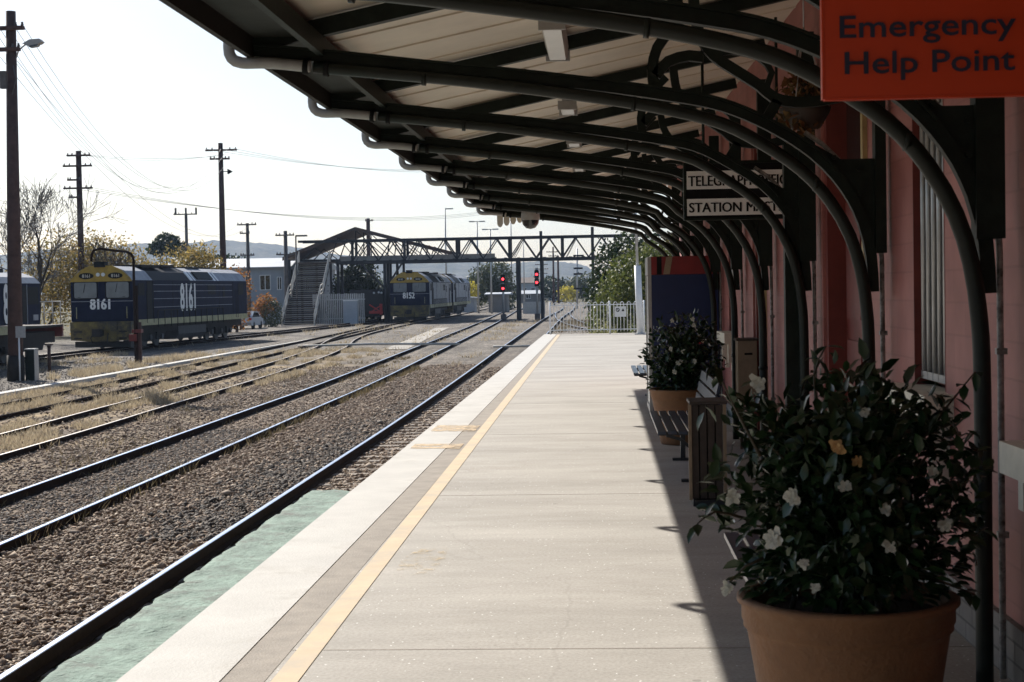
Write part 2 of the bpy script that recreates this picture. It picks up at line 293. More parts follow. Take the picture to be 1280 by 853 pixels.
M['straw'] = leaf_mat('dry_grass_blade', [(0.40, 0.325, 0.21), (0.54, 0.455, 0.32), (0.32, 0.25, 0.165), (0.48, 0.40, 0.28)], 0.8, 0.35, 0.2)
M['weed'] = leaf_mat('dry_weed_blade', [(0.10, 0.075, 0.045), (0.20, 0.15, 0.09), (0.13, 0.11, 0.055), (0.28, 0.22, 0.13)], 0.8, 0.3, 0.2)
def hill_mat():
    m, t, b = new_mat('wooded_hill'); N = t.nodes; L = t.links
    co = N.new('ShaderNodeTexCoord'); n = N.new('ShaderNodeTexNoise'); n.inputs['Scale'].default_value = 0.02; n.inputs['Detail'].default_value = 9; n.inputs['Roughness'].default_value = 0.75
    L.new(co.outputs['Object'], n.inputs['Vector']); cr = N.new('ShaderNodeValToRGB'); e = cr.color_ramp.elements
    e[0].position = 0.38; e[0].color = (0.035, 0.045, 0.03, 1); e[1].position = 0.66; e[1].color = (0.15, 0.14, 0.10, 1)
    L.new(n.outputs['Fac'], cr.inputs['Fac']); L.new(cr.outputs[0], b.inputs['Base Color']); b.inputs['Roughness'].default_value = 1; b.inputs['Specular IOR Level'].default_value = 0.1
    return m
M['hill'] = hill_mat()

# ------------------------------------------------------------------ mesh helpers
ORG = {}
class MB:
    def __init__(s): s.v = []; s.f = []; s.sm = []
    def add(s, vs, fs, smooth=False):
        o = len(s.v); s.v += [tuple(p) for p in vs]
        for f in fs: s.f.append(tuple(i + o for i in f)); s.sm.append(smooth)
        return s
    def box(s, c, d, rz=0.0, rx=0.0, ry=0.0, taper=1.0):
        R = Euler((rx, ry, rz)).to_matrix(); c = Vector(c); vs = []
        for z in (-.5, .5):
            k = taper if z > 0 else 1.0
            for x, y in ((-.5, -.5), (.5, -.5), (.5, .5), (-.5, .5)): vs.append(c + R @ Vector((x * d[0] * k, y * d[1] * k, z * d[2])))
        return s.add(vs, [(3, 2, 1, 0), (4, 5, 6, 7), (0, 1, 5, 4), (1, 2, 6, 5), (2, 3, 7, 6), (3, 0, 4, 7)])
    def bb(s, x0, x1, y0, y1, z0, z1):
        return s.box(((x0 + x1) / 2, (y0 + y1) / 2, (z0 + z1) / 2), (x1 - x0, y1 - y0, z1 - z0))
    def bar(s, a, b, w, h=None, up=(0, 0, 1)):
        """square bar from a to b: w across, h along the up side"""
        h = h or w; a = Vector(a); b = Vector(b); d = (b - a).normalized(); u = Vector(up)
        if abs(d.dot(u)) > 0.98: u = Vector((1, 0, 0))
        x = d.cross(u).normalized(); z = x.cross(d).normalized(); vs = []
        for p in (a, b):
            for i, j in ((-1, -1), (1, -1), (1, 1), (-1, 1)): vs.append(p + x * (w / 2 * i) + z * (h / 2 * j))
        return s.add(vs, [(3, 2, 1, 0), (4, 5, 6, 7), (0, 1, 5, 4), (1, 2, 6, 5), (2, 3, 7, 6), (3, 0, 4, 7)])
    def tube(s, pts, r, n=10, cap=True, smooth=True):
        pts = [Vector(p) for p in pts]; rs = r if isinstance(r, (list, tuple)) else [r] * len(pts)
        vs = []; prev = None
        for i, p in enumerate(pts):
            d = (pts[min(i + 1, len(pts) - 1)] - pts[max(i - 1, 0)]).normalized()
            if prev is None:
                u = Vector((0, 0, 1)) if abs(d.z) < 0.9 else Vector((1, 0, 0))
                x = d.cross(u).normalized()
            else:
                x = (prev - d * prev.dot(d)).normalized()
            prev = x; y = d.cross(x)
            for k in range(n):
                a = 2 * pi * k / n; vs.append(p + x * (cos(a) * rs[i]) + y * (sin(a) * rs[i]))
        fs = []
        for i in range(len(pts) - 1):
            for k in range(n): fs.append((i * n + k, i * n + (k + 1) % n, (i + 1) * n + (k + 1) % n, (i + 1) * n + k))
        s.add(vs, fs, smooth)
        if cap:
            o = len(s.v) - len(vs); s.f.append(tuple(o + k for k in range(n - 1, -1, -1))); s.sm.append(False)
            o2 = o + (len(pts) - 1) * n; s.f.append(tuple(o2 + k for k in range(n))); s.sm.append(False)
        return s
    def flat(s, pts, w, h):
        """flat strap in an x-z plane following pts, w thick in y, h deep"""
        pts = [Vector(p) for p in pts]; vs = []
        for i, p in enumerate(pts):
            d = (pts[min(i + 1, len(pts) - 1)] - pts[max(i - 1, 0)]).normalized(); n = d.cross(Vector((0, 1, 0))).normalized()
            for a, b in ((-1, -1), (1, -1), (1, 1), (-1, 1)): vs.append(p + Vector((0, w / 2 * a, 0)) + n * (h / 2 * b))
        fs = []
        for i in range(len(pts) - 1):
            for k in range(4): fs.append((i * 4 + k, i * 4 + (k + 1) % 4, (i + 1) * 4 + (k + 1) % 4, (i + 1) * 4 + k))
        m = (len(pts) - 1) * 4
        fs += [(3, 2, 1, 0), (m, m + 1, m + 2, m + 3)]
        return s.add(vs, fs)
    def prism(s, poly, a, b, axis='y'):
        """extrude a 2-D polygon from a to b along axis: y -> (x,z), x -> (y,z), z -> (x,y)"""
        n = len(poly)
        f = {'y': lambda p, t: (p[0], t, p[1]), 'x': lambda p, t: (t, p[0], p[1]), 'z': lambda p, t: (p[0], p[1], t)}[axis]
        vs = [f(p, a) for p in poly] + [f(p, b) for p in poly]
        fs = [tuple(range(n)), tuple(range(2 * n - 1, n - 1, -1))] + [(i, i + n, (i + 1) % n + n, (i + 1) % n) for i in range(n)]
        return s.add(vs, fs)
    def lathe(s, prof, c=(0, 0, 0), n=32, smooth=True):
        vs = []; c = Vector(c)
        for r, z in prof:
            for k in range(n): a = 2 * pi * k / n; vs.append(c + Vector((r * cos(a), r * sin(a), z)))
        fs = [(i * n + k, i * n + (k + 1) % n, (i + 1) * n + (k + 1) % n, (i + 1) * n + k) for i in range(len(prof) - 1) for k in range(n)]
        return s.add(vs, fs, smooth)
    def xcyl(s, c, r, w, n=20):
        c = Vector(c); return s.tube([c - Vector((w / 2, 0, 0)), c + Vector((w / 2, 0, 0))], r, n)
    def build(s, name, m, parent=None):
        me = bpy.data.meshes.new(name)
        off = ORG.get(ROOT.get(parent, parent).name, (0, 0, 0)) if parent else (0, 0, 0)
        me.from_pydata([(p[0] - off[0], p[1] - off[1], p[2] - off[2]) for p in s.v], [], s.f)
        me.polygons.foreach_set('use_smooth', s.sm)
        me.materials.append(m if not isinstance(m, str) else M[m]); me.update()
        o = bpy.data.objects.new(name, me); COL.objects.link(o)
        if parent:
            o.parent = parent
            ROOT[o] = ROOT.get(parent, parent)
        return o
ROOT = {}
def tag(o, label=None, cat=None, group=None, kind=None):
    if label: o['label'] = label
    if cat: o['category'] = cat
    if group: o['group'] = group
    if kind: o['kind'] = kind
    return o
def thing(name, label, cat, loc=(0, 0, 0), group=None):
    """Empty at a thing's base; meshes built with it as parent are given in world coordinates"""
    o = bpy.data.objects.new(name, None); COL.objects.link(o); o.location = loc; o.empty_display_size = 0.2
    ORG[o.name] = tuple(loc)
    return tag(o, label, cat, group)
def copy_tree(o, parent=None):
    c = o.copy(); COL.objects.link(c)
    if parent: c.parent = parent
    for ch in [k for k in bpy.data.objects if k.parent == o]: copy_tree(ch, c)
    return c
def struct(mb, name, m): return tag(mb.build(name, m), kind='structure')
FONT_CACHE = {}
def text(s, fit, frame, m, parent, name='lettering', depth=0.004, bold=0.0, heavy=0):
    """writing as a mesh: fit = (width, cap height), frame = (origin, right, up) of its lower left corner"""
    cu = bpy.data.curves.new('t', 'FONT'); cu.body = s; cu.size = 1.0; cu.offset = bold; cu.extrude = 0.0; cu.resolution_u = 3
    ob = bpy.data.objects.new('t', cu); COL.objects.link(ob)
    bpy.context.view_layer.update()
    me = bpy.data.meshes.new_from_object(ob.evaluated_get(bpy.context.evaluated_depsgraph_get()))
    bpy.data.objects.remove(ob); bpy.data.curves.remove(cu)
    vs = np.array([v.co[:] for v in me.vertices]); fs = [tuple(p.vertices) for p in me.polygons]; bpy.data.meshes.remove(me)
    caph = 0.73
    x0, x1 = vs[:, 0].min(), vs[:, 0].max()
    o, r, u = [Vector(k) for k in frame]; r = r.normalized(); u = u.normalized(); nrm = r.cross(u)
    kx = fit[0] / (x1 - x0); ky = fit[1] / caph
    mb = MB()
    for q in range(heavy + 1):
        e = (q - heavy / 2) * 0.030
        mb.add([o + r * ((p[0] - x0 + e) * kx) + u * (p[1] * ky) + nrm * (depth + 0.0006 * q) for p in vs], fs)
    return mb.build(name, m, parent)
def catmull(pts, step):
    P = [np.array(p, float) for p in pts]; P = [2 * P[0] - P[1]] + P + [2 * P[-1] - P[-2]]; out = []
    for i in range(1, len(P) - 2):
        n = max(1, int(np.linalg.norm(P[i + 1] - P[i]) / step))
        for k in range(n):
            t = k / n; a, b, c, d = P[i - 1:i + 3]
            out.append(0.5 * ((2 * b) + (-a + c) * t + (2 * a - 5 * b + 4 * c - d) * t * t + (-a + 3 * b - 3 * c + d) * t ** 3))
    out.append(P[-2]); return out
def foliage(pts, size, aspect=0.55, flat=0.0):
    """one rhombic leaf per point"""
    n = len(pts); pts = np.asarray(pts, float)
    nr = rng.normal(size=(n, 3)); nr[:, 2] += flat; nr /= np.linalg.norm(nr, axis=1)[:, None]
    t = np.cross(nr, rng.normal(size=(n, 3))); t /= np.linalg.norm(t, axis=1)[:, None]; b = np.cross(nr, t)
    sz = size * rng.uniform(0.6, 1.3, n)[:, None]
    v = np.stack([pts - t * sz, pts + b * sz * aspect, pts + t * sz, pts - b * sz * aspect], 1).reshape(-1, 3)
    mb = MB(); mb.v = [tuple(p) for p in v]; mb.f = [(4 * i, 4 * i + 1, 4 * i + 2, 4 * i + 3) for i in range(n)]; mb.sm = [False] * n
    return mb
def clump_points(clumps, n, shell=0.5):
    """points spread through ellipsoids (cx,cy,cz,rx,ry,rz), denser towards their skins"""
    w = np.array([c[3] * c[4] + c[4] * c[5] + c[3] * c[5] for c in clumps]); w = w / w.sum(); out = []
    for c, k in zip(clumps, rng.multinomial(n, w)):
        d = rng.normal(size=(k, 3)); d /= np.linalg.norm(d, axis=1)[:, None]
        r = rng.uniform(0, 1, k) ** (1 / (3 + 6 * shell)); r *= 1 + 0.13 * rng.normal(size=k)
        out.append(np.array(c[:3]) + d * r[:, None] * np.array(c[3:]))
    return np.concatenate(out)
def limb(mb, a, b, r0, r1, wob=0.08, n=6, sides=6):
    a = Vector(a); b = Vector(b); L_ = (b - a).length; pts = []; rs = []
    for i in range(n + 1):
        t = i / n; w = sin(pi * t) * wob * L_
        pts.append(a.lerp(b, t) + Vector((random.uniform(-w, w), random.uniform(-w, w), random.uniform(-w, w) * 0.4))); rs.append(r0 + (r1 - r0) * t)
    mb.tube(pts, rs, sides)
def tree(name, label, loc, clumps, n, size, m, trunk_r=0.15, cat='tree', group=None, shell=0.5, bark='bark'):
    t = thing(name, label, cat, loc, group)
    tr = MB(); x, y, z = loc
    top = max(clumps, key=lambda c: c[2])
    fork = Vector((x + (top[0] - x) * 0.35, y, z + (top[2] - z) * 0.4))
    limb(tr, (x, y, z - 0.1), fork, trunk_r, trunk_r * 0.75)
    for c in clumps: limb(tr, fork, (c[0], c[1], c[2] + c[5] * 0.3), trunk_r * 0.55, trunk_r * 0.08)
    tr.build('trunk', bark, t)
    foliage(clump_points(clumps, n, shell), size).build('crown', m, t)
    return t

# ------------------------------------------------------------------ the setting
GZ = -1.24; RT = -1.07
def sheet(x0, x1, y0, y1, z, thick=0.012):
    return MB().bb(x0, x1, y0, y1, z - thick, z)
gm = MB(); gm.add([(-5000, -300, GZ), (5000, -300, GZ), (5000, 6000, GZ), (-5000, 6000, GZ)], [(0, 1, 2, 3)])
struct(gm, 'ground', 'ground')
struct(MB().bb(-2.05, 6.0, -8, 58.6, GZ - 0.3, -0.012), 'platform', 'concrete')
struct(sheet(-1.645, 6.0, -8, 58.6, 0.0), 'platform_floor', 'platform')
struct(MB().bb(-2.10, -1.652, -8, 58.6, -0.16, 0.006), 'platform_coping', 'coping')
struct(sheet(-1.650, -1.46, -8, 58.5, 0.002, 0.006), 'platform_strip', 'strip')
ym = MB()
for i in range(33):
    y0 = -8 + 2 * i; y1 = min(y0 + 2, 58.0)
    a = -1.37 - 0.0037 * max(0, y0 - 6); b = -1.37 - 0.0037 * max(0, y1 - 6); w0 = 0.059 - 0.0001 * max(0, y0); w1 = 0.059 - 0.0001 * max(0, y1)
    ym.add([(a - w0, y0, 0.0035), (a + w0, y0, 0.0035), (b + w1, y1, 0.0035), (b - w1, y1, 0.0035)], [(0, 1, 2, 3)])
struct(ym, 'painted_line', 'line')
dm = MB()
for (y0, y1) in ((18.75, 19.6), (16.72, 17.25)):
    dm.add([(-2.03, y0, 0.009), (-1.5, y0 - 0.06, 0.009), (-1.5, y1 - 0.06, 0.009), (-2.03, y1, 0.009)], [(0, 1, 2, 3)])
M['dash'] = ragged(mat('worn_yellow_dash', (0.55, 0.405, 0.245), 0.8, var=0.1), 0.40, 0.56, 7)
struct(dm, 'painted_dash', 'dash')
pg = MB(); pg.add([(-1.22, 9.2, 0.004), (-1.02, 9.35, 0.004), (-0.98, 9.9, 0.004), (-1.02, 10.3, 0.004), (-1.2, 10.2, 0.004), (-1.26, 9.8, 0.004)], [(0, 1, 2, 3, 4, 5)])
struct(pg, 'worn_paint', 'ghost')
# expansion joints across the slab
jm = MB(); 
for y in (7.35, 12.9, 18.3, 23.2, 28.6, 34, 39.4, 45, 50.4): jm.bb(-1.455, 1.8, y - 0.007, y + 0.007, -0.01, 0.0012)
struct(jm, 'platform_joint', 'strip')
# green geotextile laid between the rails
gv = []; gf = []; nx, ny = 34, 150
for j in range(ny + 1):
    y = 5 + (22.6 - 5) * j / ny
    for i in range(nx + 1):
        x = -4.20 + (2.15) * i / nx
        z = -1.15 + 0.018 * sin(y * 7 + x * 5 + 2 * sin(y * 2.3)) * sin(x * 3.1 + y * 1.7) + 0.007 * sin(y * 13 + x * 4 + 3 * sin(x * 6 + y)) + random.uniform(-.007, .007)
        if i == 0: x += 0.03 * sin(y * 5) + 0.035 * sin(y * 11.7); z = -1.20
        gv.append((x, y, z))
for j in range(ny):
    for i in range(nx): a = j * (nx + 1) + i; gf.append((a, a + 1, a + nx + 2, a + nx + 1))
gm = MB(); gm.add(gv, gf, True); o = gm.build('geotextile_mat', 'mat_green')
tag(o, 'wrinkled pale green mat laid between the rails beside the platform', 'ground mat')
struct(MB().bb(-17.95, -17.6, 20, 79, GZ - 0.1, -1.13), 'concrete_kerb', 'concrete')
struct(MB().bb(-17.95, -17.75, 79.05, 100, GZ - 0.1, -1.16), 'concrete_kerb', 'concrete')
M['gritpath'] = mat('gritty_path', (0.33, 0.30, 0.26), 0.9, var=0.25, scale=2)
struct(MB().add([(-10.9, 80, GZ + .02), (-9.7, 80, GZ + .02), (-11.9, 125, GZ + .02), (-12.9, 125, GZ + .02)], [(0, 1, 2, 3)]), 'path', 'gritpath')
cd = MB(); cd.tube([(-16.0, 84.2, -1.13), (-12, 83.2, -1.05), (-7.2, 81, -1.05)], 0.07, 6); cd.tube([(-5.2, 76.6, -1.05), (-2.3, 76.2, -1.05)], 0.06, 6)
tag(cd.build('cable_pipe', 'concrete'), 'thin pale pipe crossing the tracks at right angles', 'pipe')

# ------------------------------------------------------------------ railway tracks
def track(name, label, pts, top, sleepers=None, sink=0.0, gauge=1.58):
    P = catmull(pts, 2.0); t = thing(name, label, 'track', (P[0][0], P[0][1], GZ), 'railway tracks in the yard')
    prof = [(-.065, -.15), (.065, -.15), (.065, -.135), (.012, -.115), (.012, -.04), (.030, -.03), (.030, 0), (-.030, 0), (-.030, -.03), (-.012, -.04), (-.012, -.115), (-.065, -.135)]
    for sd in (-1, 1):
        mb = MB(); hd = MB(); n = len(prof); vs = []; hv = []
        for i, p in enumerate(P):
            d = P[min(i + 1, len(P) - 1)] - P[max(i - 1, 0)]; d = d / np.linalg.norm(d); nx_, ny_ = d[1], -d[0]
            cx, cy = p[0] + nx_ * sd * gauge / 2, p[1] + ny_ * sd * gauge / 2
            for a, z in prof: vs.append((cx + nx_ * a, cy + ny_ * a, RT - 0.004 + z - sink))
            for a, z in ((-.030, -.003), (.030, -.003), (.026, .003), (-.026, .003)): hv.append((cx + nx_ * a, cy + ny_ * a, RT + z - sink))
        fs = [(i * n + k, i * n + (k + 1) % n, (i + 1) * n + (k + 1) % n, (i + 1) * n + k) for i in range(len(P) - 1) for k in range(n)]
        mb.add(vs, fs); r = mb.build('rail', 'rust', t)
        fs = [(i * 4 + k, i * 4 + (k + 1) % 4, (i + 1) * 4 + (k + 1) % 4, (i + 1) * 4 + k) for i in range(len(P) - 1) for k in range(4)]
        hd.add(hv, fs); hd.build('rail_head', top, r)
    if sleepers:
        y = sleepers[0]
        while y < sleepers[1]:
            k = min(range(len(P)), key=lambda q: abs(P[q][1] - y)); x = P[k][0]
            MB().box((x + random.uniform(-.04, .04), y, RT - 0.215), (2.5, 0.24, 0.13), random.uniform(-.02, .02)).build('sleeper', 'sleeper', t); y += 0.66
    return t
T1 = [(-3.57, -6), (-3.57, 12), (-3.56, 25), (-3.57, 35), (-3.7, 52), (-4.0, 80), (-4.35, 120), (-4.6, 160), (-4.5, 205), (-5.2, 250), (-8, 330), (-18, 450), (-40, 600)]
T2 = [(-7.58, 2), (-7.6, 22), (-7.7, 38), (-7.8, 50), (-8.3, 73), (-8.75, 96), (-9.8, 140), (-11.6, 200), (-14.5, 300), (-24, 450)]
T3 = [(-11.4, 8), (-11.52, 30), (-11.8, 40), (-12.1, 52), (-12.8, 68), (-13.9, 82), (-15.4, 95), (-16.5, 109), (-17.0, 126), (-17.25, 145), (-17.3, 190), (-18.5, 260), (-23, 400)]
T4 = [(-15.1, 10), (-15.12, 38), (-15.25, 50), (-15.75, 64), (-16.2, 78), (-16.7, 92), (-17.3, 110), (-18.2, 130), (-19.7, 150), (-20.6, 180), (-21.5, 240)]
T5 = [(-27.0, 20), (-26.75, 50), (-26.3, 70), (-25.75, 82), (-24.3, 102.4), (-23.0, 120), (-21.9, 140), (-21.2, 165)]
T6 = [(-4.55, 190), (-4.0, 165), (-2.7, 135), (-0.4, 110), (3.0, 94), (9, 80)]
track('railway_track', 'nearest track with polished rails beside the white platform edge', T1, 'railtop', (8.1, 52))
track('railway_track', 'second track from the platform, running through brown ballast', T2, 'railtop', sink=.035)
track('railway_track', 'third track, half buried in straw grass, curving left towards the signalled yard', T3, 'dullrail', sink=.05)
track('railway_track', 'fourth track beside the pale concrete kerb, rusty rails in dry grass', T4, 'rust', sink=.06)
track('railway_track', 'siding under the parked navy locomotive numbered 8161', T5, 'dullrail')
track('railway_track', 'siding branching right behind the white hooped fence', T6, 'railtop')

# loose ballast, weeds and dry grass (uncountable)
def stones(name, regions, m):
    oc = np.array([(1, 0, 0), (-1, 0, 0), (0, 1, 0), (0, -1, 0), (0, 0, 1), (0, 0, -1)], float)
    of = np.array([(0, 2, 4), (2, 1, 4), (1, 3, 4), (3, 0, 4), (2, 0, 5), (1, 2, 5), (3, 1, 5), (0, 3, 5)])
    V = []; F = []; base = 0
    for (x0, x1, y0, y1, n, r, z) in regions:
        y = y0 + (y1 - y0) * rng.uniform(0, 1, n) ** 1.4; x = rng.uniform(x0, x1, n)
        s = r * rng.lognormal(0, 0.3, n)
        loc = oc[None] * rng.uniform(0.5, 1.3, (n, 6, 1)) * s[:, None, None] * np.array([1.15, 1, .62])
        loc = loc + rng.normal(size=(n, 6, 3)) * (s * 0.18)[:, None, None]
        a = rng.uniform(0, 2 * pi, n); c, q = np.cos(a), np.sin(a)
        X = loc[..., 0] * c[:, None] - loc[..., 1] * q[:, None]; Y = loc[..., 0] * q[:, None] + loc[..., 1] * c[:, None]
        V.append(np.stack([X + x[:, None], Y + y[:, None], loc[..., 2] + z + (s * rng.uniform(.0, .6, n))[:, None]], -1).reshape(-1, 3))
        F.append((of[None] + (np.arange(n) * 6)[:, None, None] + base).reshape(-1, 3)); base += n * 6
    V = np.concatenate(V); F = np.concatenate(F)
    me = bpy.data.meshes.new(name); me.vertices.add(len(V)); me.vertices.foreach_set('co', V.ravel())
    me.loops.add(F.size); me.loops.foreach_set('vertex_index', F.ravel().astype(np.int32))
    me.polygons.add(len(F)); me.polygons.foreach_set('loop_start', np.arange(0, F.size, 3, dtype=np.int32)); me.polygons.foreach_set('loop_total', np.full(len(F), 3, np.int32))
    me.materials.append(M[m]); me.update(calc_edges=True); me.validate()
    o = bpy.data.objects.new(name, me); COL.objects.link(o); return o
tag(stones('brown_ballast', [(-6.72, -4.5, 9, 62, 46000, .027, GZ + .015), (-8.3, -6.9, 14, 60, 9000, .022, GZ), (-11.0, -8.55, 18, 62, 16000, .026, GZ),
           (-4.2, -2.2, 22.6, 60, 9000, .034, GZ), (-17.5, -11.2, 26, 62, 9000, .03, GZ)], 'stone'), 'loose brown ballast stones between the tracks', 'ballast', kind='stuff')
M['oilstone'] = leaf_mat('oily_ballast_stone', [(0.035, 0.028, 0.024), (0.085, 0.069, 0.057), (0.14, 0.115, 0.095), (0.055, 0.045, 0.038), (0.24, 0.205, 0.17)], 0.85, 0.0, 0.3)
tag(stones('oily_ballast', [(-5.5, -4.45, 18.5, 30, 2600, .03, GZ + .025), (-5.9, -4.45, 20, 36, 3000, .028, GZ + .02), (-5.3, -4.45, 24, 46, 3000, .028, GZ + .02)], 'oilstone'), 'blackened oily ballast stones beside the nearest rail', 'ballast', kind='stuff')
tag(stones('grey_ballast', [(-8.3, -6.9, 12, 34, 11000, .02, GZ), (-26, -18, 42, 75, 9000, .03, GZ)], 'greystone'), 'dark grey ballast stones along the running lines', 'ballast', kind='stuff')
def grass(name, spots, m, label):
    V = []; F = []; b = 0
    for (x0, x1, y0, y1, n, h, thr) in spots:
        x = rng.uniform(x0, x1, n); y = y0 + (y1 - y0) * rng.uniform(0, 1, n)
        k = np.sin(x * 1.3 + 2 * np.sin(y * .23)) * np.sin(y * .31 + np.sin(x * .9) * 1.6) + 0.35 * np.sin(x * 4.1 + y * 1.9)
        ok = k > thr; x = x[ok]; y = y[ok]; n = len(x)
        x = x + rng.normal(size=n) * .05; hh = h * rng.uniform(.3, 1.3, n); w = .006 + .00016 * y; a = rng.uniform(0, 2 * pi, n)
        lx = rng.normal(size=n) * hh * .5; ly = rng.normal(size=n) * hh * .5
        V.append(np.stack([np.stack([x - w * np.cos(a), y - w * np.sin(a), np.full(n, GZ)], -1), np.stack([x + w * np.cos(a), y + w * np.sin(a), np.full(n, GZ)], -1), np.stack([x + lx, y + ly, GZ + hh], -1)], 1).reshape(-1, 3))
        F.append(np.arange(3 * n).reshape(-1, 3) + b); b += 3 * n
    V = np.concatenate(V); F = np.concatenate(F); mb = MB(); mb.v = [tuple(p) for p in V]; mb.f = [tuple(int(i) for i in f) for f in F]; mb.sm = [False] * len(F)
    return tag(mb.build(name, m), label, 'grass', kind='stuff')
grass('dry_grass', [(-17.4, -10.6, 26, 80, 60000, .17, .12), (-15, -11.4, 42, 64, 26000, .34, .55), (-17.3, -11, 30, 72, 50000, .11, .1), (-20, -18, 55, 80, 9000, .25, .3), (-26, -20, 62, 82, 8000, .2, .5), (-24, -9, 78, 140, 9000, .22, .55), (-8, -5.4, 60, 150, 4000, .2, .5)], 'straw', 'dry straw coloured grass over the disused tracks')
grass('weeds', [(-6.95, -6.7, 14, 60, 2600, .17, -.1), (-7.1, -6.9, 14, 50, 500, .2, .2), (-6.9, -5.6, 14, 70, 1800, .1, .35), (-8.6, -8.3, 20, 70, 1500, .1, .1), (-11, -8.6, 25, 75, 5000, .12, .3), (-2.8, -2.3, 28, 60, 900, .1, .1), (-3.3, 4, 60, 140, 9000, .3, .2)], 'weed', 'brown dry weeds growing along the rails')

# far hills and the town's ground
hm = MB(); prof = [(-4200, 50), (-3000, 60), (-1800, 66), (-945, 70), (-753, 78), (-652, 84), (-563, 83), (-512, 80), (-412, 60), (-312, 52), (-237, 48), (-188, 44), (-138, 38), (-113, 44), (-88, 46), (-63, 43), (-39, 38), (-14, 28), (10, 17), (60, 4), (182, 9), (500, 25), (1200, 70), (3000, 60)]
xs = np.concatenate([np.linspace(-4200, -1000, 40), np.linspace(-980, 300, 260), np.linspace(340, 3000, 30)]); ys = np.linspace(1750, 3300, 26)
vs = []
for y in ys:
    t = (y - 1750) / 750
    for x in xs:
        h = np.interp(x, [p[0] for p in prof], [p[1] for p in prof])
        e = min(1, max(0, t)); e = e * e * (3 - 2 * e)
        if t > 1: e = max(0.3, 1 - (t - 1) * 0.5)
        vs.append((x, y, GZ + (h + 1.3) * e + e * (3.2 * sin(x * .045 + y * .01) * sin(y * .02) + random.uniform(-1.6, 1.6))))
nx = len(xs); hm.add(vs, [(j * nx + i, j * nx + i + 1, (j + 1) * nx + i + 1, (j + 1) * nx + i) for j in range(len(ys) - 1) for i in range(nx - 1)], True)
struct(hm, 'hills', 'hill')

# ------------------------------------------------------------------ station building (slightly askew to the platform edge)
SK = 0.0135
def WP(u, v, z): return (1.69 - SK * (u - 6.65) + v, u + SK * v, z)
def wbox(mb, u0, u1, v0, v1, z0, z1):
    vs = [WP(u, v, z) for z in (z0, z1) for u, v in ((u0, v0), (u0, v1), (u1, v1), (u1, v0))]
    mb.add(vs, [(3, 2, 1, 0)[::-1], (4, 5, 6, 7)[::-1], (0, 1, 5, 4)[::-1], (1, 2, 6, 5)[::-1], (2, 3, 7, 6)[::-1], (3, 0, 4, 7)[::-1]]); return mb
bd = thing('station_building', 'pink painted brick station building with dark red doors and barred windows beneath the canopy', 'building', WP(6.65, 0, 0))
WIN = [(0.35, 1.2), (5.15, 6.28), (7.98, 8.72), (18.7, 19.4), (21.4, 22.1), (26.5, 27.3)]
DOOR = [(2.3, 3.7), (10.15, 11.8), (15.6, 16.55), (23.6, 24.8)]
ops = sorted([(a, b, 1.10, 2.95, 'w') for a, b in WIN] + [(a, b, 0.0, 3.08, 'd') for a, b in DOOR])
wl = MB(); u = -8.0
for a, b, z0, z1, k in ops:
    wbox(wl, u, a, 0, 0.35, 0.24, 4.2); wbox(wl, a, b, 0, 0.35, z1, 4.2)
    if k == 'w': wbox(wl, a, b, 0, 0.35, 0.24, z0)
    u = b
wbox(wl, u, 29.2, 0, 0.35, 0.24, 4.2); wbox(wl, 28.85, 29.2, 0.35, 6, 0.0, 4.2); wbox(wl, -8, -7.65, .35, 6, 0, 4.2)
wl.build('wall', 'pink', bd)
pl = MB(); u = -8.0
for a, b, z0, z1, k in ops:
    if k == 'd': wbox(pl, u, a, -0.03, 0.35, 0.0, 0.24); u = b
wbox(pl, u, 29.2, -0.03, 0.35, 0.0, 0.24); pl.build('plinth', 'plinth', bd)
MB().bb(1.2, 8, -8, 29.2, 4.2, 4.35).build('roof', 'oldroof', bd)
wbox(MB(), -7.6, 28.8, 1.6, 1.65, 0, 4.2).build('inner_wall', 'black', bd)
for a, b in WIN:
    f = MB(); 
    for (p, q, r, s_) in ((a, a + .07, 1.12, 2.93), (b - .07, b, 1.12, 2.93)): wbox(f, p, q, .085, .16, r, s_)
    wbox(f, a + .07, b - .07, .085, .16, 2.86, 2.93); wbox(f, a + .07, b - .07, .085, .16, 1.12, 1.19); wbox(f, a + .07, b - .07, .09, .15, 1.98, 2.04)
    wf = f.build('window', 'redtrim', bd)
    wbox(MB(), a + .07, b - .07, .12, .13, 1.19, 2.86).build('pane', 'glass', wf)
    g = MB(); n = 6
    for i in range(n):
        uu = a + .05 + (b - a - .1) * i / (n - 1); p = WP(uu, .045, 0); g.tube([(p[0], p[1], 1.14), (p[0], p[1], 2.92)], .017, 8)
    wbox(g, a + .02, b - .02, .03, .06, 1.14, 1.18); wbox(g, a + .02, b - .02, .03, .06, 2.5, 2.54)
    g.build('window_bars', 'galv', wf)
    s_ = MB(); zs = 1.02 if abs(a - 5.15) < .1 else 1.105; wbox(s_, a - .16, b + .16, -.14, .084, zs - .125, zs); sl = s_.build('sill', 'cream', wf)
    for uu in (a - .04, b + .04):
        c = MB(); wbox(c, uu - .035, uu + .035, -.09, 0.0, .76, zs - .127); wbox(c, uu - .03, uu + .03, -.05, -.001, .67, .759); c.build('sill_corbel', 'cream', sl)
    wbox(MB(), a, a + .012, -.002, .083, 1.11, 2.95).build('reveal', 'redtrim', wf); wbox(MB(), b - .012, b, -.002, .083, 1.11, 2.95).build('reveal', 'redtrim', wf)
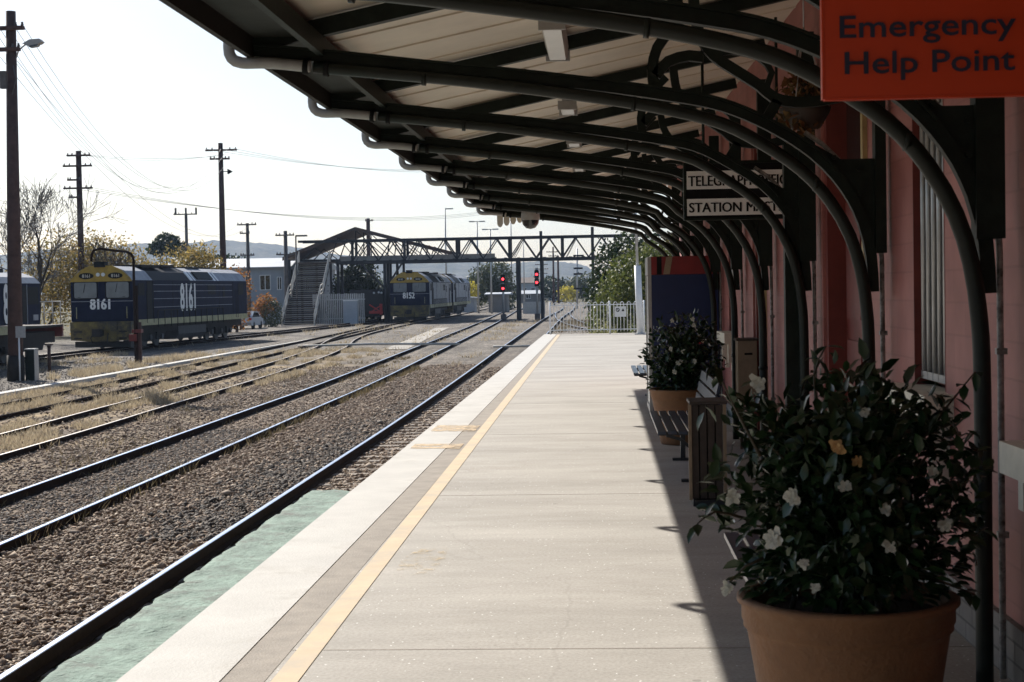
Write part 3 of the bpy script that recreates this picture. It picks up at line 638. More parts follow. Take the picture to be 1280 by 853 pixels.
for a, b in DOOR:
    f = MB(); wbox(f, b - .10, b, .0, .17, 0, 3.08); wbox(f, a, a + .1, -.0, .17, 0, 3.08); wbox(f, a + .1, b - .1, .02, .17, 2.98, 3.08); fr = f.build('door_frame', 'redtrim', bd)
    l = MB(); wbox(l, a + .1, b - .1, .13, .17, 0.02, 2.3); wbox(l, a + .1, b - .1, .12, .18, 2.3, 2.38)
    for z0, z1 in ((.15, .8), (.95, 1.25), (1.4, 2.2)):
        for p, q in ((a + .2, (a + b) / 2 - .06), ((a + b) / 2 + .06, b - .2)): wbox(l, p, q, .115, .13, z0, z1)
    dl = l.build('door', 'redtrim', bd); p = WP(a + .22, .1, 1.0); MB().lathe([(0, -.03), (.03, -.015), (.03, .015), (0, .03)], p, 10).build('handle', 'galv', dl)
    wbox(MB(), a + .1, b - .1, .145, .155, 2.38, 2.98).build('fanlight', 'glass', bd)
    wbox(MB(), b + .0, b + .06, -.02, .0, .24, 3.1).build('door_trim', 'pink', bd); wbox(MB(), a - .09, a - .02, -.03, .0, .24, 2.9).build('door_trim', 'creamold', bd)

# ------------------------------------------------------------------ platform canopy on curved iron brackets
BY = [6.65 + 2.7 * k for k in range(-4, 9)]
cn = thing('platform_canopy', 'long station canopy of cream sheeting on dark green curved iron brackets', 'canopy', (0, -4.5, 0))
YC0, YC1 = -5.2, 29.6
def rz_(x): return 3.14 + 0.2 * (x + 1.58)
rs = MB()
pr_ = [(-2.1, rz_(-2.1) + .12), (1.8, rz_(1.8) + .12), (1.8, rz_(1.8) + .135), (-2.1, rz_(-2.1) + .135)]
rs.prism(pr_, YC0, YC1)
y = YC0 + .2
while y < YC1:
    a = (-2.05, rz_(-2.05) + .115); b = (1.7, rz_(1.7) + .115)
    rs.bar((a[0], y, a[1]), (b[0], y, b[1]), .035, .012); y += .76
rs.build('roof_sheeting', 'sheet', cn)
MB().bb(-2.03, -1.995, YC0, YC1, 3.02, 3.24).build('fascia', 'fascia', cn)
e = MB(); e.bb(-1.62, -1.58, YC0, YC1, 3.02, 3.13); e.build('eave_beam', 'green', cn)
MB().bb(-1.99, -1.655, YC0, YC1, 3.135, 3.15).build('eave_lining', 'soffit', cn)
gt = MB(); pf = []
for i in range(9): a = pi + pi * i / 8; pf.append((-2.105 + .07 * cos(a), 3.24 + .08 * sin(a)))
pf += [(-2.04, 3.24), (-2.05, 3.24)] + [(-2.105 + .06 * cos(pi + pi * i / 8), 3.24 + .07 * sin(pi + pi * i / 8)) for i in range(8, -1, -1)] 
gt.prism(pf, YC0, YC1); gt.build('gutter', 'fascia', cn)
MB().prism([(-2.03, 3.02), (1.7, 3.62), (1.7, 3.9), (-2.03, 3.2)], YC1 - .03, YC1).build('end_board', 'green', cn)
va = MB(); x = -1.9
while x < 1.3:
    zt = rz_(x) + .02; va.prism([(x + .005, zt), (x + .005, zt - .24), (x + .03, zt - .29), (x + .06, zt - .305), (x + .09, zt - .29), (x + .115, zt - .24), (x + .115, zt)], YC1 + .002, YC1 + .022); x += .12
va.build('scalloped_valance', 'cream', cn)
PIPEX = {}
for k, Y in enumerate(BY):
    px = 1.527 - 0.0125 * max(0, Y - 8.5)             # downpipe beside the wall
    if Y > 20: px = 1.527 - 0.0125 * 11.5
    dx = px - 1.54; wx = 1.665 - SK * (Y - 6.65)
    wp = MB(); pa, pb = {6.65: (.155, .04), 9.35: (.065, .004)}.get(round(Y, 2), (.13, .01)); wp.bb(wx - pa, wx - pb, Y - .05, Y + .05, 1.82, 3.5)
    if abs(Y - 12.05) < .1: wp.bb(1.355, 1.475, Y - .02, Y + .09, 0, 2.72)
    B = wp.build('bracket', 'green', cn)
    r = MB(); r.bar((-2.0, Y, rz_(-2.0) + .05), (wx - .05, Y, rz_(wx) + .05), .075, .10); r.build('rafter', 'green', B)
    ch = [(-2.0, Y, 3.06), (-1.5, Y, 3.005), (-.96, Y, 2.935), (-.5, Y, 2.88), (0, Y, 2.81), (.4, Y, 2.745), (.7, Y, 2.68), (1.0 + dx, Y, 2.558), (1.25 + dx, Y, 2.39), (1.42 + dx, Y, 2.2), (1.52 + dx, Y, 2.0), (1.565 + dx, Y, 1.8), (1.575 + dx, Y, 1.6)]
    ch = [tuple(p) for p in catmull(ch, .07)]
    c = MB(); c.flat(ch, .06, .06); c.flat([(p[0] + .0, p[1], p[2] + .036) for p in ch[:-8]], .10, .014); c.build('bracket_arm', 'green', B)
    g = MB(); g.prism([(1.16 + dx, 2.50), (1.40 + dx, 2.36), (wx - pb - .006, 2.36), (wx - pb - .006, 1.86), (1.60 + dx, 1.82), (1.5 + dx, 2.05), (1.36 + dx, 2.28)], Y - .012, Y + .012); 
    for (bx, bz) in ((1.50 + dx, 2.30), (1.50 + dx, 2.16), (1.57 + dx, 1.95), (1.36 + dx, 2.37)): g.tube([(bx, Y - .032, bz), (bx, Y - .012, bz)], .014, 6, smooth=False)
    g.build('gusset', 'green', B)
    cb = MB(); cb.tube([(-1.2, Y + .075, rz_(-1.2) + .03), (.2, Y + .075, rz_(.2) + .035), (1.45, Y + .075, rz_(1.45) + .03)], .011, 6); cb.build('ceiling_cable', 'conduit', B)
    s = MB()
    def arc(pts, w=.055, h=.06): s.flat([(p[0], Y, p[1]) for p in catmull(pts, .05)], w, h)
    arc([(.32, 2.79), (.31, 2.9), (.34, 3.02), (.42, 3.12), (.5, 3.2)]); arc([(.55, 3.3), (.58, 3.1), (.66, 2.97), (.8, 2.87), (.92, 2.79), (1.0, 2.72), (1.12, 2.69), (1.3, 2.70), (wx - .05, 2.76)])
    arc([(.33, 2.86), (.4, 2.94), (.52, 2.97), (.6, 2.96)]); arc([(1.02, 2.7), (.96, 2.6)]); arc([(.66, 2.97), (.76, 2.99), (.92, 2.95), (.99, 2.86), (.96, 2.78)], .05, .035)
    s.build('scroll', 'green', B)
    pp = [(-1.64, 2.955), (-1.2, 2.905), (-.7, 2.845), (0, 2.738), (.4, 2.66), (.7, 2.575), (.95 + dx, 2.455), (1.17 + dx, 2.30), (1.33 + dx, 2.12), (1.44 + dx, 1.92), (1.50 + dx, 1.72), (1.53 + dx, 1.5), (1.54 + dx, 1.25), (1.54 + dx, .6), (1.54 + dx, 0.0)]
    cp = catmull(pp, .08); PIPEX[k] = px
    dp = MB(); dp.tube([(p[0], Y - .05, p[1]) for p in cp], .036, 12)
    for (x, z) in ((-1.0, 2.875), (.2, 2.70), (1.25 + dx, 2.22), (1.54 + dx, .9)): dp.tube([(x - .012, Y - .05, z), (x + .012, Y - .05, z - .003)] if x < 1.3 else [(x, Y - .05, z - .015), (x, Y - .05, z + .015)], .042, 12)
    D = dp.build('downpipe', 'pipe', cn)
    el = MB(); el.tube([(p[0], Y - .05, p[1]) for p in catmull([(-2.125, 3.19), (-2.135, 3.08), (-2.12, 3.02), (-2.06, 2.99), (-1.9, 2.985), (-1.66, 2.958)], .03)], .034, 12); el.build('pipe_elbow', 'pvc', D)
    for x in (-1.70, -1.58): MB().tube([(x, Y - .05, 2.962 - (x + 1.7) * .13), (x + .03, Y - .05, 2.958 - (x + 1.7) * .13)], .047, 12).build('coupling', 'black', D)
    cd = MB(); cd.tube([(p[0], Y + .02, p[1]) for p in catmull([(1.2 + dx, 2.52), (1.3 + dx, 2.45), (1.47 + dx, 2.26), (1.58 + dx, 2.04), (1.625 + dx, 1.84), (1.63 + dx, 1.5), (1.63 + dx, .02)], .08)], .014, 8)
    for z in (1.35, .6): cd.bb(1.612 + dx, 1.655 + dx, Y + .003, Y + .037, z, z + .025)
    cd.build('conduit', 'conduit', B)

# ------------------------------------------------------------------ things under the canopy
for (y, ln, lb) in ((11.45, 1.5, 'white fluorescent batten on the canopy ceiling, largest and nearest of the row'), (15.75, .55, 'short pale ceiling lamp, second of the row along the canopy'), (19.4, .55, 'short pale ceiling lamp above the telegraph office sign, third along the canopy'), (23.5, .55, 'small far ceiling lamp near the end of the canopy')):
    x = -.30; z = rz_(x) + .02; t = thing('ceiling_light', lb, 'light', (x, y, z), 'lamps on the canopy ceiling')
    MB().bb(x - .05, x + .05, y - ln / 2, y + ln / 2, z + .02, z + .09).build('housing', 'galv', t)
    MB().prism([(x - .085, z + .02), (x - .06, z - .055), (x + .06, z - .055), (x + .085, z + .02)], y - ln / 2 + .03, y + ln / 2 - .03).build('diffuser', 'lens', t)
    for ya in (y - ln / 2, y + ln / 2 - .028): MB().bb(x - .09, x + .09, ya, ya + .028, z - .06, z + .025).build('end_cap', 'pvc', t)
    c = MB(); c.bb(x - .02, x + .02, y - .02, y + .02, z + .09, rz_(x) + .12); c.build('bracket', 'black', t)
t = thing('dome_camera', 'pale dome surveillance camera hanging near the far end of the canopy', 'camera', (-1.17, 27, 2.9))
MB().lathe([(0, .22), (.10, .2), (.15, .1), (.16, -.03), (.0, -.03)], (-1.17, 27, 2.83), 20).build('housing', 'pvc', t)
MB().lathe([(.145, -.032), (.13, -.1), (.08, -.16), (0, -.18)], (-1.17, 27, 2.83), 20).build('dome', 'glass', t)
MB().tube([(-1.17, 27, 3.0), (-1.17, 27, rz_(-1.17) + .12)], .025, 8).build('stem', 'pvc', t)

t = thing('help_point_sign', 'orange red emergency help point sign with dark navy lettering, hanging close by', 'sign', (.92, 4.6, 2.17))
MB().bb(.635, 1.215, 4.60, 4.628, 2.172, 2.76).build('panel', 'signred', t)
fr = MB(); fr.bb(.628, .6345, 4.598, 4.63, 2.168, 2.764); fr.bb(.6345, 1.2155, 4.598, 4.63, 2.165, 2.1715); fr.bb(1.2155, 1.222, 4.598, 4.63, 2.165, 2.764); fr.build('edge_trim', 'signred', t)
xR = (1, 0, 0); zU = (0, 0, 1)
text('Emergency', (.487, .064), ((.677, 4.597, 2.338), xR, zU), 'signnavy', t, bold=.012)
text('Help Point', (.470, .064), ((.690, 4.597, 2.237), xR, zU), 'signnavy', t, bold=.012)
hr = MB(); 
for x in (.72, 1.13): hr.tube([(x, 4.615, 2.76), (x, 4.615, rz_(x) + .08)], .012, 8)
hr.build('hanging_rod', 'galv', t)

t = thing('office_sign', 'framed sign board reading telegraph office and station master, projecting from the wall', 'sign', (1.1, 13.3, 2.19))
b = MB(); b.bb(.70, 1.585, 13.302, 13.36, 2.205, 2.645); b.build('board', 'black', t)
f = MB(); f.bb(.682, .70, 13.285, 13.375, 2.19, 2.66); f.bb(.70, 1.60, 13.285, 13.375, 2.645, 2.668); f.bb(.70, 1.60, 13.285, 13.375, 2.188, 2.205); f.build('frame', 'green', t)
MB().bb(.708, 1.575, 13.292, 13.3015, 2.44, 2.588).build('name_strip', 'white', t); MB().bb(.708, 1.575, 13.292, 13.3015, 2.225, 2.362).build('name_strip', 'white', t)
text('TELEGRAPH OFFICE', (.85, .088), ((.722, 13.2915, 2.466), xR, zU), 'black', t, heavy=2)
text('STATION MASTER', (.835, .082), ((.726, 13.2915, 2.252), xR, zU), 'black', t, heavy=2)
h = MB(); h.tube([(.85, 13.33, 2.66), (.85, 13.33, rz_(.85) + .08)], .012, 8); h.tube([(1.45, 13.33, 2.66), (1.45, 13.33, rz_(1.45) + .08)], .012, 8); h.build('hanging_rod', 'green', t)

def bench(label, x, y):
    t = thing('platform_bench', label, 'bench', (x, y, 0), 'slatted benches along the wall')
    for i in range(5): MB().bb(x + i * .088, x + i * .088 + .068, y, y + 2.25, .425, .45).build('seat_slat', 'bench', t)
    for i in range(3):
        MB().box((x + .455 + i * .026, y + 1.125, .585 + i * .105), (.022, 2.25, .088), 0, 0, .22).build('back_slat', 'bench', t)
    for yy in (y + .25, y + 1.95):
        m = MB(); m.flat([(x + .30, yy, .0), (x + .30, yy, .40)], .06, .045); m.flat([(x + .01, yy, .41), (x + .44, yy, .41)], .05, .03); m.flat([(x + .08, yy, .395), (x + .20, yy, .36), (x + .29, yy, .28)], .04, .025)
        m.flat([(x + .36, yy, .40), (x + .43, yy, .46), (x + .49, yy, .66), (x + .555, yy, .87)], .05, .03); m.flat([(x + .20, yy, .012), (x + .42, yy, .012)], .07, .022)
        m.build('leg', 'iron', t)
bench('dark slatted bench mostly hidden behind the big flowering pot in front', .575, 5.62)
bench('navy slatted bench between the timber bin and the farther potted shrub', .445, 13.4)
bench('far bench beyond the blue vending cabinet, only its pale front edge showing', .43, 22.6)

t = thing('litter_bin', 'brown slatted timber litter bin behind the big flowering pot', 'bin', (.8, 12.3, 0))
for i in range(4): MB().bb(.655 + i * .06, .655 + i * .06 + .05, 12.1, 12.125, .06, .76).build('slat', 'timber', t)
for x in (.642, .90): MB().bb(x - .012, x + .012, 12.085, 12.11, .05, .765).build('corner_post', 'pinewood', t)
for i in range(4): MB().bb(.66, .685, 12.14 + i * .085, 12.14 + i * .085 + .07, .06, .76).build('slat', 'timber', t)
MB().bb(.69, .88, 12.13, 12.46, .05, .74).build('liner', 'black', t)
MB().bb(.64, .92, 12.08, 12.5, .766, .79).build('lid', 'timber', t)
MB().bb(.66, .90, 12.1, 12.48, 0, .05).build('base', 'iron', t)

t = thing('drinks_cabinet', 'tall vending cabinet with dark blue side, red header and pale front frame', 'vending machine', (1.03, 21.1, 0))
MB().bb(.63, 1.47, 20.5, 21.7, .06, 1.80).build('body', 'navybox', t)
MB().bb(.63, 1.47, 20.5, 21.7, 1.803, 2.03).build('header', 'redhead', t)
MB().prism([(.78, 1.805), (.86, 1.805), (.90, 2.025), (.82, 2.025)], 20.494, 20.4985).build('header_stripe', 'pinewood', t)
MB().bb(.70, .76, 20.493, 20.498, 1.805, 2.025).build('header_stripe', 'black', t)
d = MB(); d.bb(.585, .628, 20.5, 20.56, .06, 2.03); d.bb(.585, .628, 21.64, 21.7, .06, 2.03); d.bb(.585, .628, 20.56, 21.64, .06, .12); d.bb(.585, .628, 20.56, 21.64, 1.8, 2.03); d.build('front_frame', 'pvc', t)
MB().bb(.60, .628, 20.565, 21.635, .125, 1.795).build('front_panel', 'lens', t)
MB().prism([(1.16, 1.04), (1.24, 1.02), (1.36, .92), (1.40, .88), (1.18, .97)], 20.494, 20.4985).build('sticker', 'line', t); MB().prism([(1.15, .965), (1.20, .96), (1.28, .92), (1.2, .925)], 20.494, 20.4985).build('sticker', 'red', t)
MB().bb(1.14, 1.16, 20.488, 20.4985, .3, .4).build('power_plate', 'galv', t)
MB().bb(.66, 1.44, 20.55, 21.65, 0, .058).build('plinth', 'black', t)
hb = MB(); hb.bar((1.16, 20.48, 1.12), (1.44, 20.48, .80), .03); tag(hb.build('leaning_stick', 'white'), 'pale stick leaning diagonally across the blue cabinet side', 'stick')
t = thing('letter_box', 'tan wooden wall box behind a downpipe, right of the potted shrub', 'box', (1.45, 16.4, .7))
MB().bb(1.355, 1.545, 16.3, 16.6, .55, 1.09).build('box', 'pinewood', t); MB().bb(1.34, 1.56, 16.28, 16.62, 1.092, 1.115).build('lid', 'timber', t); MB().bb(1.42, 1.50, 16.294, 16.2985, .95, .97).build('slot', 'black', t)
MB().bb(1.37, 1.40, 16.31, 16.34, 0, .55).build('leg', 'timber', t); MB().bb(1.50, 1.53, 16.55, 16.58, 0, .55).build('leg', 'timber', t)

# potted camellias
def leaf_shape(p, d, n, ln, w):
    d = Vector(d).normalized(); n = Vector(n); s = d.cross(n)
    if s.length < 1e-3: s = Vector((1, 0, 0))
    s = s.normalized(); n = s.cross(d).normalized(); p = Vector(p)
    a, b, c, e = p, p + d * ln * .35 - n * ln * .04, p + d * ln * .72 - n * ln * .05, p + d * ln - n * ln * .16
    L1, L2 = b + s * w + n * w * .35, c + s * w * .75 + n * w * .25; R1, R2 = b - s * w + n * w * .35, c - s * w * .75 + n * w * .25
    return [a, b, c, e, L1, L2, R1, R2], [(0, 1, 4), (4, 1, 2, 5), (5, 2, 3), (0, 6, 1), (6, 7, 2, 1), (7, 3, 2)]
def flower(mb, p, r, face):
    p = Vector(p); f = Vector(face).normalized(); x = f.cross(Vector((0, 0, 1))).normalized(); y = f.cross(x)
    r *= .72
    for ring, (n, rr, tilt) in enumerate(((7, 1.0, .1), (7, .85, .5), (6, .62, .9), (5, .4, 1.3))):
        for k in range(n):
            a = 2 * pi * k / n + ring * .4 + random.uniform(-.35, .35); d = x * cos(a) + y * sin(a); s = f.cross(d); R = r * rr * random.uniform(.65, 1.2); tilt = tilt + random.uniform(-.35, .45)
            up = f * (tilt * R * .6); o = p + f * (.004 * ring)
            mb.add([o, o + d * R * .55 + s * R * .36 + up * .35, o + d * R + s * R * .2 + up, o + d * R * 1.05 + up * .9, o + d * R - s * R * .2 + up, o + d * R * .55 - s * R * .36 + up * .35], [(0, 1, 2, 3, 4, 5)])
def potted(label, x, y, rim_r, h, nl, zc, rad, flowers, leafl, seed, twigs=()):
    random.seed(seed); r2 = np.random.default_rng(seed)
    t = thing('potted_camellia', label, 'potted plant', (x, y, 0), 'potted camellias along the wall')
    k = rim_r / .355
    prof = [(0, 0), (.235 * k, 0), (.245 * k, .02), (.325 * k, h - .12), (.33 * k, h - .105), (.338 * k, h - .10), (.336 * k, h - .085), (.343 * k, h - .075), (.343 * k, h - .03), (.358 * k, h - .018), (.358 * k, h - .004), (.35 * k, h), (.325 * k, h), (.315 * k, h - .04), (.30 * k, h - .1)]
    pot = MB().lathe(prof, (x, y, 0), 56).build('pot', 'terracotta', t)
    MB().lathe([(.315 * k, h - .06), (0, h - .05)], (x, y, 0), 24).build('soil', 'soil', t)
    st = MB(); lf = MB(); nodes = []
    for i in range(20):
        a = r2.uniform(0, 2 * pi); rr = r2.uniform(.3, 1.0); el = r2.uniform(-.35, 1.0)
        tip = Vector((x + cos(a) * rad[0] * rr, y + sin(a) * rad[1] * rr, zc + rad[2] * el * sqrt(max(.05, 1 - .6 * rr * rr))))
        base = Vector((x + r2.normal() * .07, y + r2.normal() * .07, h - .06)); mid = base.lerp(tip, .5) + Vector((-cos(a) * .06, -sin(a) * .06, .08))
        P = [Vector(q) for q in catmull([base, mid, tip], .05)]; st.tube(P, [.011 - .008 * j / len(P) for j in range(len(P))], 6); nodes += P[len(P) // 3:]
    for tw in twigs:
        P = [Vector(q) for q in catmull(tw, .04)]; st.tube(P, [.006 - .004 * j / len(P) for j in range(len(P))], 5)
        for j, q in enumerate(P[2:]):
            for _ in range(2):
                d = Vector((r2.normal(), r2.normal(), r2.normal() * .6 - .2)); v, f = leaf_shape(q, d, (0, 0, 1), leafl * r2.uniform(.8, 1.2), leafl * .24); lf.add(v, f, True)
    for i in range(nl):
        if i % 3 == 0: q = nodes[r2.integers(len(nodes))] + Vector(r2.normal(size=3) * .035)
        else:
            d = r2.normal(size=3); d /= np.linalg.norm(d); rr = r2.uniform(0, 1) ** .42; lump = .97 + .16 * sin(4 * atan2(d[1], d[0]) + 2) + .17 * sin(8 * d[2] + 5 * d[0]) + .08 * sin(13 * d[0] + 3); lump = min(lump, 1.10)
            q = Vector((x + d[0] * rad[0] * rr * lump, y + d[1] * rad[1] * rr * lump, zc + d[2] * rad[2] * rr * lump))
        if q.z < h + .03 and (q - Vector((x, y, q.z))).length < rim_r * 1.12: q.z = h + r2.uniform(.03, .14)
        out = (q - Vector((x, y, zc - .2))).normalized(); d = out * .7 + Vector(r2.normal(size=3)) * .7; d.z -= .15
        n = Vector((0, 0, 1)) * .8 + Vector(r2.normal(size=3)) * .5 + out * .5
        ln = leafl * r2.uniform(.65, 1.2); v, f = leaf_shape(q, d, n, ln, ln * r2.uniform(.2, .27)); lf.add(v, f, True)
    for i in range(300):
        a = r2.uniform(0, 2 * pi); rr = rim_r * r2.uniform(.55, .98); q = Vector((x + cos(a) * rr, y + sin(a) * rr, h + r2.uniform(.01, .16)))
        d = Vector((cos(a), sin(a), -.2)) * .8 + Vector(r2.normal(size=3)) * .5; d.z = max(d.z, -.15 if rr > rim_r * .8 else -1)
        ln = leafl * r2.uniform(.65, 1.2); v, f = leaf_shape(q, d, Vector((0, 0, 1)) + Vector(r2.normal(size=3)) * .5, ln, ln * .24); lf.add(v, f, True)
    st.build('stem', 'stem', t); lf.build('foliage', 'camellia', t)
    for (fx, fy, fz, fr, dead) in flowers:
        m = MB(); flower(m, (fx, fy, fz), fr, (-.3 + random.uniform(-.4, .4), -1, random.uniform(-.1, .5))); m.build('flower', 'deadpetal' if dead else 'petal', t)
FL = [(.57, 4.93, 1.0, .042, 0), (.52, 4.97, .87, .045, 0), (.40, 5.12, .98, .036, 0), (.85, 4.93, .96, .03, 0), (.86, 4.94, .85, .03, 0), (.81, 5.05, 1.25, .024, 0), (1.05, 5.04, .90, .036, 0), (.5, 5.2, 1.33, .042, 0), (.71, 4.96, 1.15, .036, 1), (.60, 4.93, .80, .024, 0), (.73, 4.95, 1.03, .026, 0), (1.02, 5.08, 1.06, .024, 0), (.385, 5.12, .69, .034, 0), (.78, 5.0, 1.10, .026, 1), (.64, 4.96, .72, .024, 0)]
TW = [[(.95, 5.2, 1.05), (1.05, 5.2, 1.2), (1.12, 5.22, 1.28), (1.19, 5.24, 1.36)], [(.95, 5.2, 1.0), (1.06, 5.22, 1.12), (1.15, 5.24, 1.12), (1.2, 5.25, 1.10)], [(.95, 5.2, .78), (1.08, 5.2, .80), (1.17, 5.22, .76)], [(1.0, 5.2, .72), (1.1, 5.2, .68), (1.18, 5.22, .645)], [(.5, 5.2, 1.1), (.4, 5.2, 1.3), (.36, 5.22, 1.40)], [(.7, 5.25, 1.2), (.68, 5.25, 1.36), (.72, 5.25, 1.45)], [(.45, 5.2, .9), (.35, 5.15, .93), (.29, 5.1, .90)], [(.5, 5.15, .78), (.44, 5.12, .76), (.39, 5.12, .71)]]
potted('large terracotta pot in front with a big white flowering camellia', .785, 5.3, .355, .635, 4700, .965, (.405, .39, .40), FL, .066, 3, TW)
F2 = [(.93 + .3 * (random.random() - .5) - .1, 16.62, .75 + .6 * random.random(), .034, 0) for _ in range(9)]
potted('smaller terracotta pot with a camellia, beside the blue vending cabinet and a bench', .84, 17.0, .36, .58, 2300, .93, (.39, .40, .42), F2, .075, 11)
# hanging basket of dry flowers
t = thing('hanging_basket', 'hanging basket of brown withered plants below the canopy roof', 'hanging basket', (1.3, 10.5, 2.6))
MB().lathe([(0, -.15), (.10, -.13), (.16, -.03), (.17, 0), (.15, 0), (.0, -.02)], (1.32, 10.5, 2.78), 20).build('basket', 'timber', t)
M['withered'] = leaf_mat('withered_leaf', [(0.10, 0.045, 0.02), (0.22, 0.10, 0.04), (0.06, 0.05, 0.02), (0.30, 0.17, 0.06)], .8, .2)
foliage(clump_points([(1.32, 10.5, 2.88, .15, .15, .14), (1.27, 10.45, 2.7, .13, .1, .12)], 420, .5), .035, .5).build('foliage', 'withered', t)
c = MB(); 
for a in range(3): c.tube([(1.32 + .16 * cos(a * 2.1), 10.5 + .16 * sin(a * 2.1), 2.78), (1.32, 10.5, 3.3)], .004, 5)
c.tube([(1.32, 10.5, 3.3), (1.32, 10.5, rz_(1.32) + .06)], .005, 5); c.build('hanging_chain', 'galv', t)

# white hooped fence closing the platform end
t = thing('hooped_fence', 'white hooped metal fence across the end of the platform', 'fence', (0, 58, 0))
for x in (-1.87, .27, 1.5): MB().tube([(x, 58, 0), (x, 58, 1.18)], .03, 8).build('post', 'white', t)
r = MB(); r.bb(-1.87, 1.5, 57.985, 58.015, 1.03, 1.06); r.bb(-1.87, 1.5, 57.985, 58.015, .14, .17); r.build('rail', 'white', t)
x = -1.74; i = 0
while x < 1.4:
    m = MB(); m.tube([(x, 58, .08), (x, 58, 1.07)] + [(x + .06 - .06 * cos(pi * j / 6), 58, 1.07 + .07 * sin(pi * j / 6)) for j in range(1, 6)] + [(x + .12, 58, 1.07), (x + .12, 58, .08)], .014, 6); m.build('hoop', 'white', t); x += .24
x = -1.74
t = thing('notice_plate', 'small white notice with black symbols fixed to the hooped fence', 'sign', (.65, 57.97, .6))
MB().bb(.45, .86, 57.955, 57.965, .60, .97).build('plate', 'lens', t)
m = MB(); m.tube([(.56 + .06 * cos(a), 57.952, .85 + .06 * sin(a)) for a in np.linspace(0, 2 * pi, 13)], .012, 4); m.bar((.52, 57.952, .89), (.6, 57.952, .81), .016); m.prism([(.70, .80), (.80, .80), (.75, .90)], 57.948, 57.953); m.build('symbol', 'black', t)
t = thing('white_pole', 'white lamp pole standing at the platform end beside the hooped fence', 'pole', (1.3, 56.5, 0))
MB().tube([(1.32, 56.5, 0), (1.26, 56.5, 2.4)], .12, 14).build('lower_shaft', 'white', t); MB().tube([(1.26, 56.5, 2.4), (1.17, 56.5, 5.8)], .05, 10).build('upper_shaft', 'galv', t)
MB().bb(1.12, 1.52, 56.3, 56.7, 0, .04).build('base_plate', 'galv', t); MB().box((1.05, 56.5, 5.85), (.6, .2, .1)).build('lamp_head', 'galv', t)

